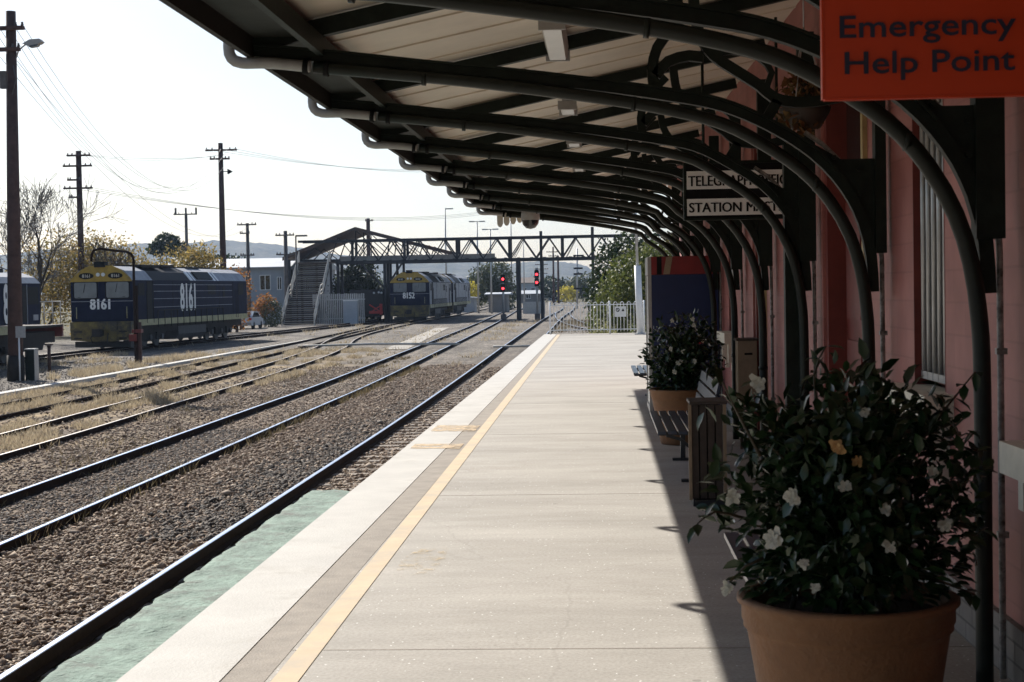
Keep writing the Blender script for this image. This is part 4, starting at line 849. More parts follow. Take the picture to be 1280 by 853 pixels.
# ------------------------------------------------------------------ locomotives
def loco(label, num, W_=1.66, L=20.4, H=4.32, side_num=True, pale=False):
    """local frame: front at y = 0 facing -y, length along +y, z from the rail"""
    t = thing('locomotive', label, 'locomotive', (0, 0, 0), 'navy diesel locomotives in the yard')
    sec = [(-W_, 1.45), (W_, 1.45), (W_, 3.55), (W_ - .42, 4.05), (W_ - 1.0, H - .03), (-W_ + 1.0, H - .03), (-W_ + .42, 4.05), (-W_, 3.55)]
    bodyp = [(-W_, 1.45), (W_, 1.45), (W_, 3.55), (-W_, 3.55)]
    MB().prism(bodyp, 0, L).build('body', 'navy', t)
    roofp = [(-W_, 3.552), (W_, 3.552), (W_ - .42, 4.05), (W_ - 1.0, H - .03), (-W_ + 1.0, H - .03), (-W_ + .42, 4.05)]
    MB().prism(roofp, .02, 3.0).build('cab_roof', 'locogrey', t)
    MB().prism([(x * .985, z if z < 3.6 else z - .04) for x, z in roofp], 3.0, 9.6).build('radiator_roof', 'black', t)
    MB().prism(roofp, 9.6, L - .02).build('rear_roof', 'locogrey', t)
    for y0, y1 in ((9.3, 9.75), (10.0, 10.25), (13.7, 14.0), (14.35, 14.6)):
        m = MB(); m.prism([(W_ + .01, 3.56), (W_ - .41, 4.07), (W_ - .45, 4.05), (W_ - .03, 3.54)], y0, y1); m.build('roof_rib', 'white', t)
    m = MB(); m.prism([(W_ - .03, 3.62), (W_ - .38, 4.03), (W_ - .32, 4.08), (W_ + .03, 3.66)], 10.5, 13.4); m.build('roof_vent', 'black', t)
    for y, w, l, h in ((4.6, 2.0, 3.0, .12), (8.0, 1.6, 2.0, .16), (12.5, 1.5, 2.4, .10), (16.5, .7, 1.2, .12)): MB().box((0, y, H + h / 2 - .04), (w, l, h)).build('roof_hatch', 'under', t)
    # yellow arch, number boards, lamp, horn
    arch = [(-W_, 3.50), (W_, 3.50), (W_ - .10, 3.68), (W_ - .55, 4.08), (W_ - 1.05, H), (-W_ + 1.05, H), (-W_ + .55, 4.08), (-W_ + .10, 3.68)]
    MB().prism(arch, -.06, .015).build('cab_brow', 'yellow', t)
    for sx in (-1, 1):
        nb = MB().prism([(sx * .78 + .40 * cos(a), 3.80 + .16 * sin(a)) for a in np.linspace(0, 2 * pi, 14)[:-1]], -.085, -.062).build('number_board', 'black', t)
        text(num, (.42, .17), ((sx * .78 - .21, -.087, 3.72), xR, zU), 'cream', nb, bold=.01)
        MB().prism([(sx * .86 + .60 * cx, 3.06 + .40 * cz) for cx, cz in ((-1, -.85), (-.9, -1), (.9, -1), (1, -.85), (1, .85), (.9, 1), (-.9, 1), (-1, .85))], -.03, -.002).build('windscreen', 'screen', t)
        f = MB(); x0, x1 = sx * .86 - .62, sx * .86 + .62
        f.bb(x0 - .03, x0, -.035, -.001, 2.62, 3.5); f.bb(x1, x1 + .03, -.035, -.001, 2.62, 3.5); f.bb(x0, x1, -.035, -.001, 2.60, 2.65); f.bar((sx * .86, -.045, 3.4), (sx * .86 - .1, -.045, 2.95), .02); f.build('windscreen_frame', 'black', t)
        r = MB(); r.tube([(sx * 1.35, -.06, 1.6), (sx * 1.35, -.06, 2.2)], .022, 6); r.build('grab_rail', 'sill', t)
        MB().prism([(sx * 1.2 - .07, 3.0 - .3), (sx * 1.2 + .07, 2.7), (sx * 1.2 + .07, 2.72), (sx * 1.2 - .07, 2.72)], -.05, -.03).build('wiper_mount', 'black', t)
    h = MB(); 
    for x in (-.14, .14): h.tube([(x, -.12, 3.86), (x, -.06, 3.86)], .10, 12)
    h.build('headlight', 'lens', t)
    MB().box((-.02, .05, H + .06), (.55, .5, .28)).build('horn_box', 'black', t)
    text(num, (1.05, .56), ((-.62, -.004, 1.98 + .1), xR, zU), 'digits', t, 'fleet_number', bold=.008, heavy=3)
    MB().bb(.55, 1.25, -.03, -.002, 1.6, 2.15).build('front_door_panel', 'navy', t)
    MB().bb(-W_, W_, -.02, -.001, 2.47, 2.50).build('front_moulding', 'locogrey', t)
    p = MB(); p.prism([(-W_ + .02, 1.44), (W_ - .02, 1.44), (W_ - .05, .5), (.6, .42), (-.6, .42), (-W_ + .05, .5)], -.25, .3); p.bb(-.9, .9, -.31, -.25, 1.0, 1.40)
    p.build('pilot', 'pilot', t)
    cp = MB(); cp.bb(-.16, .16, -.75, -.25, .72, 1.0); cp.bb(-.22, .22, -.9, -.7, .68, 1.06)
    for sx in (-1, 1):
        cp.tube([(sx * .4, -.27, .85), (sx * .45, -.5, .6), (sx * .4, -.4, .35)], .03, 6); cp.bb(sx * 1.2 - .2, sx * 1.2 + .2, -.32, -.25, .55, .62); cp.bb(sx * 1.2 - .2, sx * 1.2 + .2, -.32, -.25, .9, .96)
    cp.bb(-1.45, 1.45, -.1, .1, .12, .42); cp.build('coupler', 'under', t)
    # sides
    sd = MB(); st = MB(); rb = MB()
    class dk:
        @staticmethod
        def bb(*a): MB().bb(*a).build('side_louvre', 'black', t)
    for sx in (-1, 1):
        sd.bb(sx * (W_ + .02) - .03, sx * (W_ + .02) + .03, .3, L - .1, 1.18, 1.50)
        for i in range(12):
            y = 3.6 + i * 1.05; st.bb(sx * (W_ + .055) - .02, sx * (W_ + .055) + .02, y - .03, y + .03, 1.05, 1.95)
        st.bb(sx * (W_ + .055) - .02, sx * (W_ + .055) + .02, 3.6, 15.2, 1.93, 1.97)
        for z in (2.1, 2.55, 2.95, 3.3): rb.bb(sx * (W_ + .008) - .012, sx * (W_ + .008) + .012, 3.1, 17.2, z, z + .028)
        for y in (3.0, 6.2, 14.6, 17.4): dk.bb(sx * (W_ + .006) - .008, sx * (W_ + .006) + .008, y - .03, y + .03, 1.55, 3.5)
        dk.bb(sx * (W_ + .006) - .012, sx * (W_ + .006) + .012, 12.4, 13.9, 2.75, 3.35); dk.bb(sx * (W_ + .006) - .012, sx * (W_ + .006) + .012, 15.3, 15.75, 2.55, 3.2)
        dk.bb(sx * (W_ + .006) - .012, sx * (W_ + .006) + .012, .8, 1.7, 2.75, 3.4); dk.bb(sx * (W_ + .006) - .012, sx * (W_ + .006) + .012, 18.5, 19.6, 2.7, 3.4); dk.bb(sx * (W_ + .006) - .012, sx * (W_ + .006) + .012, 2.1, 2.85, 1.5, 3.5)
        for y in (1.95, 2.95, 17.9, 18.3): st.tube([(sx * (W_ + .05), y, 1.3), (sx * (W_ + .05), y, 3.0)], .02, 6)
    sd.build('sill_stripe', 'sill', t); st.build('handrail', 'under', t); rb.build('side_rib', 'locogrey', t)
    if pale:  # grey panels paint the sky's reflection onto the navy sides
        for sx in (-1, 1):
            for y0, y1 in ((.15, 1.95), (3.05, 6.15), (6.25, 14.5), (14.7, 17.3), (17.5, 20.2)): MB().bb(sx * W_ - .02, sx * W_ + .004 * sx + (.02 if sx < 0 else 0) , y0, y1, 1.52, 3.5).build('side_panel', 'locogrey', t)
    if side_num:
        text(num, (2.7, 1.5), ((W_ + .026, 7.35, 1.92), (0, 1, 0), zU), 'digits', t, 'side_number', bold=.035)
        text(num, (2.7, 1.5), ((-W_ - .026, 10.05, 1.92), (0, -1, 0), zU), 'digits', t, 'side_number', bold=.035)
    u = MB(); u.bb(-1.35, 1.35, .4, L - .3, .78, 1.2); u.bb(-1.2, 1.2, .4, L - .3, 1.2, 1.45); u.build('underframe', 'under', t)
    ft = MB(); ft.prism([(-1.45, 1.0), (1.45, 1.0), (1.45, .55), (1.25, .28), (-1.25, .28), (-1.45, .55)], 7.6, 12.6); ft.build('fuel_tank', 'tank', t)
    for y in (1.2, 13.8):
        b = MB()
        for sx in (-1, 1): b.prism([(y, .78), (y + 5.2, .78), (y + 5.0, .5), (y + 3.6, .42), (y + 3.2, .3), (y + 2, .3), (y + 1.6, .42), (y + .2, .5)], sx * 1.08 - .06, sx * 1.08 + .06, 'x'); b.bb(sx * 1.2 - .05, sx * 1.2 + .05, y + 1.2, y + 1.5, .35, .9); b.bb(sx * 1.2 - .05, sx * 1.2 + .05, y + 3.5, y + 3.8, .35, .9)
        bg_ = b.build('bogie', 'under', t)
        for k in (.75, 2.6, 4.45):
            w = MB(); 
            for sx in (-1, 1): w.xcyl((sx * .80, y + k, .50), .50, .13, 24); w.xcyl((sx * 1.16, y + k, .50), .16, .16, 12)
            w.tube([(-.8, y + k, .5), (.8, y + k, .5)], .09, 8); w.build('wheel', 'tank', bg_)
    return t
LA = loco('navy diesel locomotive numbered 8161 with yellow brow, parked left in the yard', '8161')
LA.location = (-25.72, 81.9, RT); LA.rotation_euler.z = -atan2(1.42, 20.5)
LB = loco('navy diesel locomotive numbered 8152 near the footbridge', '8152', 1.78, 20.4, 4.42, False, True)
LB.location = (-17.25, 144.6, RT); LB.rotation_euler.z = -.004
LC = copy_tree(LB); LC['label'] = 'second locomotive coupled behind the navy 8152, only its grey roof and sheen-painted side showing'
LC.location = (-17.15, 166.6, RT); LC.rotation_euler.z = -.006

# hood locomotive cut by the left edge
t = thing('hood_locomotive', 'dark navy locomotive cut off by the left edge, behind the lamp pole', 'locomotive', (-26.2, 62, RT), 'navy diesel locomotives in the yard')
def Q(x, y, z): return (x, y, z + RT)
X0, X1 = -27.75, -24.62; zb = RT
m = MB(); m.prism([(X0, zb + 1.6), (X1, zb + 1.6), (X1, zb + 3.35), (X0, zb + 3.35)], 48, 69.6); m.build('body', 'navy', t)
m = MB(); m.prism([(X0, zb + 3.352), (X1, zb + 3.352), (X1 - .25, zb + 3.62), (X1 - .8, zb + 3.82), (X0 + .8, zb + 3.82), (X0 + .25, zb + 3.62)], 48, 69.75); m.build('roof', 'locogrey', t)
m = MB(); m.bb(X1 - .01, X1 + .012, 68.1, 69.4, zb + 2.45, zb + 3.2); m.bb(X1 - .01, X1 + .012, 67.45, 67.95, zb + 1.7, zb + 3.25); m.build('cab_window', 'black', t)
m = MB(); m.bb(X1 - .01, X1 + .02, 67.99, 68.03, zb + 1.6, zb + 3.3); m.bb(X1 - .01, X1 + .025, 68.7, 69.3, zb + 1.75, zb + 2.0); m.build('cab_panel', 'locogrey', t)
MB().bb(X0 + .02, X1 + .03, 48, 67.2, zb + 1.22, zb + 1.55).build('sill_stripe', 'sill', t); MB().bb(X0 + .02, X1 + .03, 67.2, 72.4, zb + 1.40, zb + 1.5).build('footplate', 'under', t)
text('83', (1.15, 1.6), ((X1 + .03, 65.2, zb + 1.75), (0, 1, 0), zU), 'digits', t, 'side_number', bold=.035)
h = MB()
for x in (X1 - .03, X0 + .1):
    for y in (70.2, 71.3, 72.35): h.tube([(x, y, zb + 1.55), (x, y, zb + 2.55)], .025, 6)
    h.tube([(x, 70.0, zb + 2.55), (x, 72.35, zb + 2.55)], .025, 6); h.tube([(x, 70.2, zb + 2.05), (x, 72.35, zb + 2.05)], .02, 6)
for x in (X1 - .8, X0 + 1.0): h.tube([(x, 72.35, zb + 1.55), (x, 72.35, zb + 2.55)], .025, 6)
h.tube([(X0 + .1, 72.35, zb + 2.55), (X1 - .03, 72.35, zb + 2.55)], .025, 6); h.build('handrail', 'palerail', t)
m = MB(); m.bb(X0 + .1, X1 - .0, 72.42, 72.6, zb + .95, zb + 1.5); m.build('end_beam', 'redtrim', t)
m = MB(); m.bb(X0 + .3, X1 - .3, 48, 72.3, zb + .7, zb + 1.2); m.bb(-26.35, -26.0, 72.6, 73.2, zb + .7, zb + 1.05); m.build('underframe', 'under', t)
m = MB(); m.bb(X0 + 1, X1 - 1, 55, 68, zb + 3.82, zb + 4.0); m.bb(X0 + 1.2, X1 - 1.2, 62, 63.5, zb + 4.0, zb + 4.5); m.build('roof_hatch', 'under', t)
for y in (66.2,):
    b = MB(); 
    for x in (X0 + .5, X1 - .45): b.prism([(y, zb + .85), (y + 5, zb + .85), (y + 4.7, zb + .4), (y + .3, zb + .4)], x - .06, x + .06, 'x')
    bo = b.build('bogie', 'under', t)
    for k in (.8, 2.5, 4.2):
        w = MB(); w.xcyl((X0 + .75, y + k, zb + .5), .5, .13); w.xcyl((X1 - .75, y + k, zb + .5), .5, .13); w.build('wheel', 'tank', bo)

# dark wagon with red fittings beside 8152
t = thing('dark_wagon', 'dark wagon with bright red end fitting under the footbridge, left of locomotive 8152', 'wagon', (-21.8, 150, RT))
MB().bb(-23.3, -20.3, 149, 160, RT + .9, RT + 2.95).build('body', 'shed', t)
r = MB(); r.bar((-21.55, 148.9, RT + .75), (-20.35, 148.9, RT + 1.55), .22, .1); r.bar((-21.55, 148.9, RT + 1.55), (-20.35, 148.9, RT + .75), .22, .1); r.bb(-21.6, -20.3, 148.95, 148.998, RT + .7, RT + .95); r.bb(-20.6, -20.35, 148.9, 149, RT + .6, RT + 1.6); r.build('red_fitting', 'red', t)
l = MB(); 
for x, z in ((-21.1, 2.62), (-20.65, 2.66), (-20.4, 2.62)): l.lathe([(0, -.1), (.1, -.07), (.1, .07), (0, .1)], (x, 148.9, RT + z), 10)
l.build('marker_lamp', 'lens', t); r = MB(); r.bb(-21.2, -20.4, 148.9, 149, RT + 2.75, RT + 2.9)
for y in (150.2, 152, 157, 158.8):
    for x in (-22.5, -21.0): r.xcyl((x, y, RT + .45), .45, .13)
r.bb(-23, -20.6, 149.2, 159.8, RT + .5, RT + .9); r.build('running_gear', 'under', t)

# ------------------------------------------------------------------ footbridge, open shed, stairs
fb = thing('footbridge', 'dark steel lattice footbridge with timber stairs crossing the yard', 'footbridge', (-25, 150, GZ))
ZT, ZB = 6.48, 4.45
for Y in (150.0, 152.4):
    m = MB(); m.bb(-28.3, 9, Y - .09, Y + .09, ZT - .12, ZT + .10); m.build('top_chord', 'steel', fb)
    m = MB(); m.bb(-24.8, 9, Y - .10, Y + .10, ZB - .18, ZB + .12)
    for i in range(28): m.bb(-24.6 + i * 1.2, -24.3 + i * 1.2, Y - .12, Y + .12, ZB + .12, ZB + .17)
    m.build('bottom_chord', 'steel', fb)
    d = MB(); x = -23.2; i = 0
    while x < 8.5:
        d.bar((x, Y, ZB + .1), (x + 1.225, Y, ZT - .1), .10, .10); d.bar((x + 1.225, Y, ZT - .1), (x + 2.45, Y, ZB + .1), .13, .13)
        if i % 2 == 0: d.bar((x + .35, Y, ZB + .1), (x + 1.35, Y, ZT - .1), .05, .05)
        if i % 2 == 0: d.bb(x - .12, x + .12, Y - .10, Y + .10, ZB, ZT)
        x += 2.45; i += 1
    d.build('lattice', 'steel', fb)
MB().bb(-28.5, 9, 150.12, 152.28, ZB - .05, ZB + .08).build('deck', 'stair', fb)
k = MB(); k.bb(-24.7, -10, 152.2, 152.28, ZB + .1, ZB + .62); k.build('deck_kick_board', 'gritpath', fb)
for x in (-7.72, -5.55, -.78, -20.2, -24.6): 
    c = MB(); c.bb(x - .2, x + .2, 149.9, 150.3, GZ, ZB - .18) if x in (-7.72,) else c.bb(x - .13, x + .13, 149.9, 150.2, GZ, ZB - .18); c.bb(x - .13, x + .13, 152.2, 152.5, GZ, ZB - .18); c.build('column', 'steel', fb)
m = MB(); m.bb(-.92, -.64, 149.7, 149.88, ZB, 7.3); m.bb(-5.68, -5.42, 149.7, 149.88, ZB - 3.0, 7.0); m.build('mast', 'steel', fb)
m = MB(); m.bar((-22.4, 150.1, ZB - .2), (-20.3, 150.1, ZB - 2.4), .16); m.bar((-18.6, 150.1, ZB - .2), (-20.1, 150.1, ZB - 2.4), .16); m.build('brace', 'steel', fb)
SX0, SX1 = -28.35, -25.55; N_ = 30; z0s, z1s = GZ + .05, ZB + .05
def sy(i): return 142.0 + 8.0 * i / N_ + (1.0 if i >= 13 else 0) * .0 + (0.9 if i > 13 else 0)
for i in range(N_ + 1):
    z = z0s + (z1s - z0s) * i / N_
    MB().bb(SX0, SX1, sy(i), sy(i) + .30, z - .045, z).build('tread', 'tread' if i != 13 else 'palerail', fb)
    MB().bb(SX0, SX1, sy(i) + .28, sy(i) + .30, z - .16, z - .05).build('riser', 'black', fb); MB().bb(SX0, SX1, sy(i) - .025, sy(i) - .001, z - .075, z + .004).build('nosing', 'gritpath' if i % 3 else 'stair', fb)
for x in (SX0 - .06, SX1 + .06):
    sg = MB(); a = (x, sy(0), z0s); b = (x, sy(13), z0s + (z1s - z0s) * 13 / N_); c = (x, sy(14), z0s + (z1s - z0s) * 14 / N_); d = (x, sy(N_), z1s)
    sg.bar(a, b, .08, .30); sg.bar(c, d, .08, .30); sg.build('stringer', 'stair', fb)
    for dz, w in ((1.0, .12), (.55, .10), (.25, .06)):
        h = MB(); h.bar((x, a[1], a[2] + dz), (x, b[1], b[2] + dz), .06, w); h.bar((x, b[1], b[2] + dz), (x, c[1], c[2] + dz), .06, w); h.bar((x, c[1], c[2] + dz), (x, d[1], d[2] + dz), .06, w); h.build('handrail', 'palerail', fb)
    for i in (0, 5, 10, 14, 18, 22, 26, 30):
        z = z0s + (z1s - z0s) * i / N_; MB().bb(x - .06, x + .06, sy(i) - .06, sy(i) + .06, z - .1, z + 1.08).build('baluster_post', 'palerail', fb)
MB().bb(SX0, -24.8, 150.9, 152.4, ZB - .05, ZB + .085).build('stair_landing', 'stair', fb)
for x in (SX0, -26.9, SX1): MB().bb(x - .1, x + .1, 151.6, 151.8, GZ, ZB - .06).build('landing_post', 'steel', fb)
MB().bb(SX0, SX1 + .1, 141.4, 142.0, GZ, GZ + .05).build('stair_foot_slab', 'concrete', fb)

sh = thing('open_shed', 'wide gabled old iron roof on open trusses behind the footbridge stairs', 'shed', (-21, 158, GZ))
AX, AZ = -23.5, 7.85
for (x1, z1) in ((-30.6, 5.1), (-12.0, 4.7)):
    m = MB(); d = Vector((x1 - AX, 0, z1 - AZ)).normalized(); n = Vector((-d.z, 0, d.x)) * (.12 if x1 < AX else -.12)
    a = (AX, AZ); b = (x1, z1); m.prism([(AX, AZ), (x1, z1), (x1, z1 - .18), (AX, AZ - .18)], 154, 165) ; m.build('roof_slope', 'oldroof', sh)
    bgd = MB(); bgd.prism([(AX, AZ + .06), (x1, z1 + .06), (x1, z1 - .30), (AX, AZ - .30)], 153.88, 153.998); bgd.build('barge_board', 'oldroof', sh)
for Y in (154.2, 159.4, 164.6):
    tr = MB(); tr.bar((-30.2, Y, 4.85), (-11.4, Y, 4.6), .12)
    nodes = [(-27.5, 6.0), (-25.2, 6.95), (-23.5, 7.6), (-20.2, 6.95), (-17, 6.15), (-13.8, 5.3)]
    lows = [(-28.6, 4.84), (-26, 4.8), (-23.5, 4.77), (-20.5, 4.73), (-17.5, 4.7), (-14.8, 4.66)]
    for (nx_, nz), (lx, lz) in zip(nodes, lows): tr.bar((nx_, Y, nz), (lx, Y, lz), .10)
    for (nx_, nz), (lx, lz) in zip(nodes[:-1], lows[1:]): tr.bar((nx_, Y, nz), (lx, Y, lz), .08)
    tr.build('roof_truss', 'steel', sh)
    for x in (-30, -20.2): MB().bb(x - .12, x + .12, Y - .12, Y + .12, GZ, 4.8).build('post', 'steel', sh)

t = thing('picket_fence', 'grey metal picket fence beside the foot of the footbridge stairs', 'fence', (-24, 144.5, GZ))
pk = MB(); x = -26.0
while x < -21.3: pk.bb(x - .05, x + .05, 144.45, 144.5, GZ, GZ + 2.75 + .06 * random.random()); x += .17
pk.build('pickets', 'galv', t)
r = MB(); r.bb(-26, -21.3, 144.51, 144.56, GZ + .5, GZ + .6); r.bb(-26, -21.3, 144.51, 144.56, GZ + 2.2, GZ + 2.3); r.build('rail', 'galv', t)
t = thing('utility_cabinet', 'white metal utility cabinet standing in front of the grey picket fence', 'cabinet', (-22.5, 143.9, GZ))
MB().bb(-23.1, -21.9, 143.5, 144.1, GZ, GZ + 2.1).build('body', 'greywall', t); MB().bb(-23.15, -21.85, 143.45, 144.15, GZ + 2.103, GZ + 2.2).build('lid', 'white', t)
m = MB(); m.bb(-23.05, -22.52, 143.485, 143.498, GZ + .1, GZ + 2.0); m.bb(-22.48, -21.95, 143.485, 143.498, GZ + .1, GZ + 2.0); m.build('door', 'greywall', t)

# ------------------------------------------------------------------ poles, lamps, wires
def pole(name, label, x, y, top, r0, r1, arms=(), m='pole', lean=0.0, cat='utility pole', group='utility poles'):
    t = thing(name, label, cat, (x, y, GZ), group)
    MB().tube([(x, y, GZ - .05), (x + lean * .5, y, (top + GZ) / 2), (x + lean, y, top)], [r0, (r0 + r1) / 2, r1], 12).build('shaft', m, t)
    for (z, w, off) in arms:
        k = (z - GZ) / (top - GZ); cx = x + lean * k + off; a = MB(); a.bb(cx - w / 2, cx + w / 2, y - .22 - r1, y - .08 - r1 * .5, z - .06, z + .06); ar = a.build('crossarm', m, t)
        for q in (-.46, -.28, .28, .46):
            ins = MB(); ins.lathe([(0, 0), (.045, 0), (.06, .05), (.035, .09), (.05, .13), (0, .15)], (cx + w * q, y - .15 - r1 * .7, z + .06), 8); ins.build('insulator', 'greypole', ar)
    return t
P0 = pole('lamp_pole', 'tall rusty brown pole at the left edge carrying a street lamp', -20.49, 55.3, 11.6, .27, .17, [(10.98, 1.3, -.1), (10.25, 1.1, -.15)], lean=.18, cat='lamp pole', group='utility poles')
MB().tube([(-20.2, 55.3, 9.9), (-20.05, 55.25, 10.25), (-19.8, 55.2, 10.42), (-19.6, 55.2, 10.46)], .03, 8).build('lamp_arm', 'galv', P0)
MB().prism([(-19.85, 10.44), (-19.65, 10.36), (-19.25, 10.43), (-19.15, 10.5), (-19.25, 10.6), (-19.6, 10.58)], 55.05, 55.35).build('lamp_head', 'pvc', P0)
MB().prism([(-19.66, 10.352), (-19.3, 10.41), (-19.35, 10.35), (-19.6, 10.31)], 55.08, 55.32).build('lamp_glass', 'glass', P0)
m = MB(); m.bb(-20.62, -20.42, 54.9, 55.1, 8.9, 9.5); m.tube([(-20.2, 55.1, 9.7), (-20.1, 55.05, 9.2), (-20.25, 55.05, 8.7)], .02, 5); m.build('junction_box', 'greypole', P0)
m = MB(); m.tube([(-20.49, 55.3, GZ), (-20.48, 55.3, GZ + .9)], .30, 12); m.build('base_band', 'under', P0)
pole('utility_pole', 'dark pole with four crossarms above the bare tree', -37.55, 115, 12.2, .24, .20, [(11.85, 1.7, .1), (11.1, 2.1, 0), (9.5, 2.1, 0), (10.1, .9, -.3), (8.85, .9, -.2)])
t = pole('utility_pole', 'tall dark pole with two crossarms and a small floodlight, behind locomotive 8161', -28.35, 120, 13.0, .28, .18, [(12.45, 2.4, .1), (11.8, 1.5, 0)])
m = MB(); m.bar((-28.3, 119.8, 10.85), (-27.75, 119.8, 10.85), .06); m.prism([(-27.8, 11.05), (-27.45, 10.85), (-27.8, 10.65)], 119.7, 120.0); m.build('floodlight', 'black', t)
t = pole('utility_pole', 'small distant pole with three upright insulators on one crossarm', -44.05, 170, 10.35, .2, .16, [(10.25, 2.5, 0), (6.6, 1.2, 0)], m='greypole')
m = MB(); [m.bb(-44.05 + d - .08, -44.05 + d + .08, 169.9, 170.1, 10.3, 10.95) for d in (-1.1, 0, 1.1)]; m.build('insulator_stack', 'greypole', t)
pole('utility_pole', 'grey pole with crossarm standing before the pale roofed house', -33.07, 150, 8.3, .2, .15, [(8.15, 1.8, 0), (7.35, .9, -.2), (5.3, 1.3, 0)], m='greypole')
t = pole('utility_pole', 'grey green pole with crossarm left of the footbridge stairs', -28.7, 146, 7.35, .22, .17, [(6.95, 1.7, 0), (5.2, 1.6, 0)], m='greypole')
t = thing('street_lamp', 'thin street lamp left of the footbridge stairs with flat head', 'street lamp', (-27.7, 146, GZ), 'lamps in the yard')
MB().tube([(-27.75, 146, GZ), (-27.75, 146, 6.85)], .07, 8).build('shaft', 'greypole', t); MB().bb(-27.75, -26.7, 145.85, 146.1, 6.8, 6.95).build('lamp_head', 'greypole', t)
pole('utility_pole', 'stout pole top standing above the ridge of the open shed', -28.9, 200, 10.8, .25, .25, [(10.5, 1.0, .2)])
for i, (x, y, h, two, lb) in enumerate(((-19.25, 200, 11.8, 0, 'tall thin lamp mast with single head, leftmost of the masts beyond the footbridge'), (-15.3, 200, 10.15, 1, 'thin lamp mast with twin heads beside a leafy tree'), (-13.4, 196, 9.0, 1, 'shorter twin headed lamp mast beyond the footbridge, between taller masts'), (-13.6, 245, 13.3, 1, 'distant thin lamp mast rising behind the lattice, topmost of the group'), (-13.9, 290, 11.0, 1, 'farthest twin headed lamp mast, right of the signal with red lights'))):
    t = thing('lamp_mast', lb, 'lamp mast', (x, y, GZ), 'lamp masts beyond the footbridge')
    MB().tube([(x, y, GZ), (x, y, h)], [.13, .07], 8).build('shaft', 'galv', t)
    m = MB(); 
    if two: m.bb(x - 1.0, x - .3, y - .15, y + .15, h - .08, h + .06); m.bb(x + .3, x + 1.0, y - .15, y + .15, h - .08, h + .06); m.bb(x - .3, x + .3, y - .04, y + .04, h - .05, h + .02)
    else: m.bb(x, x + 1.0, y - .15, y + .15, h - .08, h + .06)
    m.build('lamp_head', 'galv', t)
pole('utility_pole', 'dark distant pole between the two red signals and the semaphore', -8.3, 280, 8.9, .2, .14, [(8.0, 2.3, 0), (7.3, 1.6, 0)])
pole('utility_pole', 'bare dark pole without crossarms beyond the footbridge', -8.55, 320, 8.2, .24, .2)
pole('utility_pole', 'far short pole with several crossarms behind the right hand signal', -12.2, 330, 6.9, .2, .16, [(6.6, 2.6, 0), (5.7, 2.8, 0), (4.8, 2.4, 0)])
pole('utility_pole', 'far pole with crossarm left of the right hand signal', -23.5, 380, 7.0, .2, .16, [(6.3, 2.6, 0), (5.2, 2.6, 0)], m='greypole')
pole('utility_pole', 'farthest faint pole with crossarms above the town', -27.5, 420, 6.2, .2, .16, [(5.6, 2.6, 0), (4.5, 2.6, 0)], m='greypole')
t = thing('semaphore_mast', 'pale semaphore signal mast with several arms beyond the hooped fence', 'signal', (-3.5, 230, GZ), 'railway signals')
MB().tube([(-3.55, 230, GZ), (-3.4, 230, 7.3)], [.16, .10], 8).build('shaft', 'galv', t)
for z, x in ((6.3, -3.0), (4.5, -3.2), (3.7, -3.2), (1.6, -3.25)): MB().bb(x - .75, x + .55, 229.75, 229.85, z - .14, z + .10).build('semaphore_arm', 'black', t)
m = MB(); [m.bb(-3.95, -3.7, 229.7, 230, z - .2, z + .1) for z in (6.3, 3.7)]; m.build('lamp_case', 'black', t)

def signal(label, x, y, z1, z2, post_top):
    t = thing('signal', label, 'signal', (x, y, GZ), 'railway signals')
    MB().tube([(x, y, GZ), (x, y, post_top)], .10, 8).build('post', 'galv', t); MB().bb(x - .25, x + .25, y - .3, y + .3, GZ, GZ + .6).build('base', 'greypole', t)
    for z in (z1, z2):
        h = MB(); h.bb(x - .21, x + .21, y - .32, y - .12, z - .33, z + .33); h.prism([(x - .21, z + .33), (x + .21, z + .33), (x + .12, z + .42), (x - .12, z + .42)], y - .32, y - .12); hd = h.build('signal_head', 'black', t)
        MB().tube([(x, y - .34, z), (x, y - .322, z)], .115, 14).build('lamp', 'redlamp', hd)
        v = MB(); pts = [(x + .17 * cos(a), z + .17 * sin(a)) for a in np.linspace(0, pi, 9)] + [(x + .15 * cos(a), z + .15 * sin(a)) for a in np.linspace(pi, 0, 9)]; v.prism(pts, y - .58, y - .325); v.build('hood', 'black', hd)
signal('left railway signal showing two red lights beside a pale hut', -9.15, 150, 2.62, 1.75, 3.0)
signal('right railway signal showing two red lights in front of the hills', -6.0, 150, 3.0, 2.25, 3.6)

WIRE_N = [0]
def wire(a, b, sag, label, group, r):
    P = [(a[0] + (b[0] - a[0]) * t, a[1] + (b[1] - a[1]) * t, a[2] + (b[2] - a[2]) * t - 4 * sag * t * (1 - t)) for t in np.linspace(0, 1, 22)]
    tag(MB().tube(P, r * .95, 5).build('overhead_wire', 'wire', None), label, 'wire', group)
def wires(A, B, n, da, db, sag, label, group, r=.012):
    for i in range(n):
        q = (i / (n - 1) - .5) if n > 1 else 0
        wire((A[0] + q * da, A[1], A[2] - abs(q) * .3 * (i % 2)), (B[0] + q * db, B[1], B[2] + (q * .3 if i % 2 else 0)), sag + .15 * (i % 3), label, group, r)
wires((-20.35, 55.1, 11.05), (-28.25, 119.8, 12.6), 5, 1.1, 2.2, 4.2, 'thin slack wire from the lamp pole down to the tall pole behind 8161', 'wires slung from the lamp pole', .010)
wires((-20.35, 55.1, 10.0), (-33.1, 150, 8.3), 2, .6, 1.4, 3.2, 'thin wire falling from the lamp pole to the pole before the house', 'wires falling to the house pole', .010)
wires((-37.5, 114.8, 9.55), (-10, 210, 12.4), 3, 1.6, 1.6, 1.8, 'long thin wire from the four armed pole across to the right', 'wires from the four armed pole', .015)
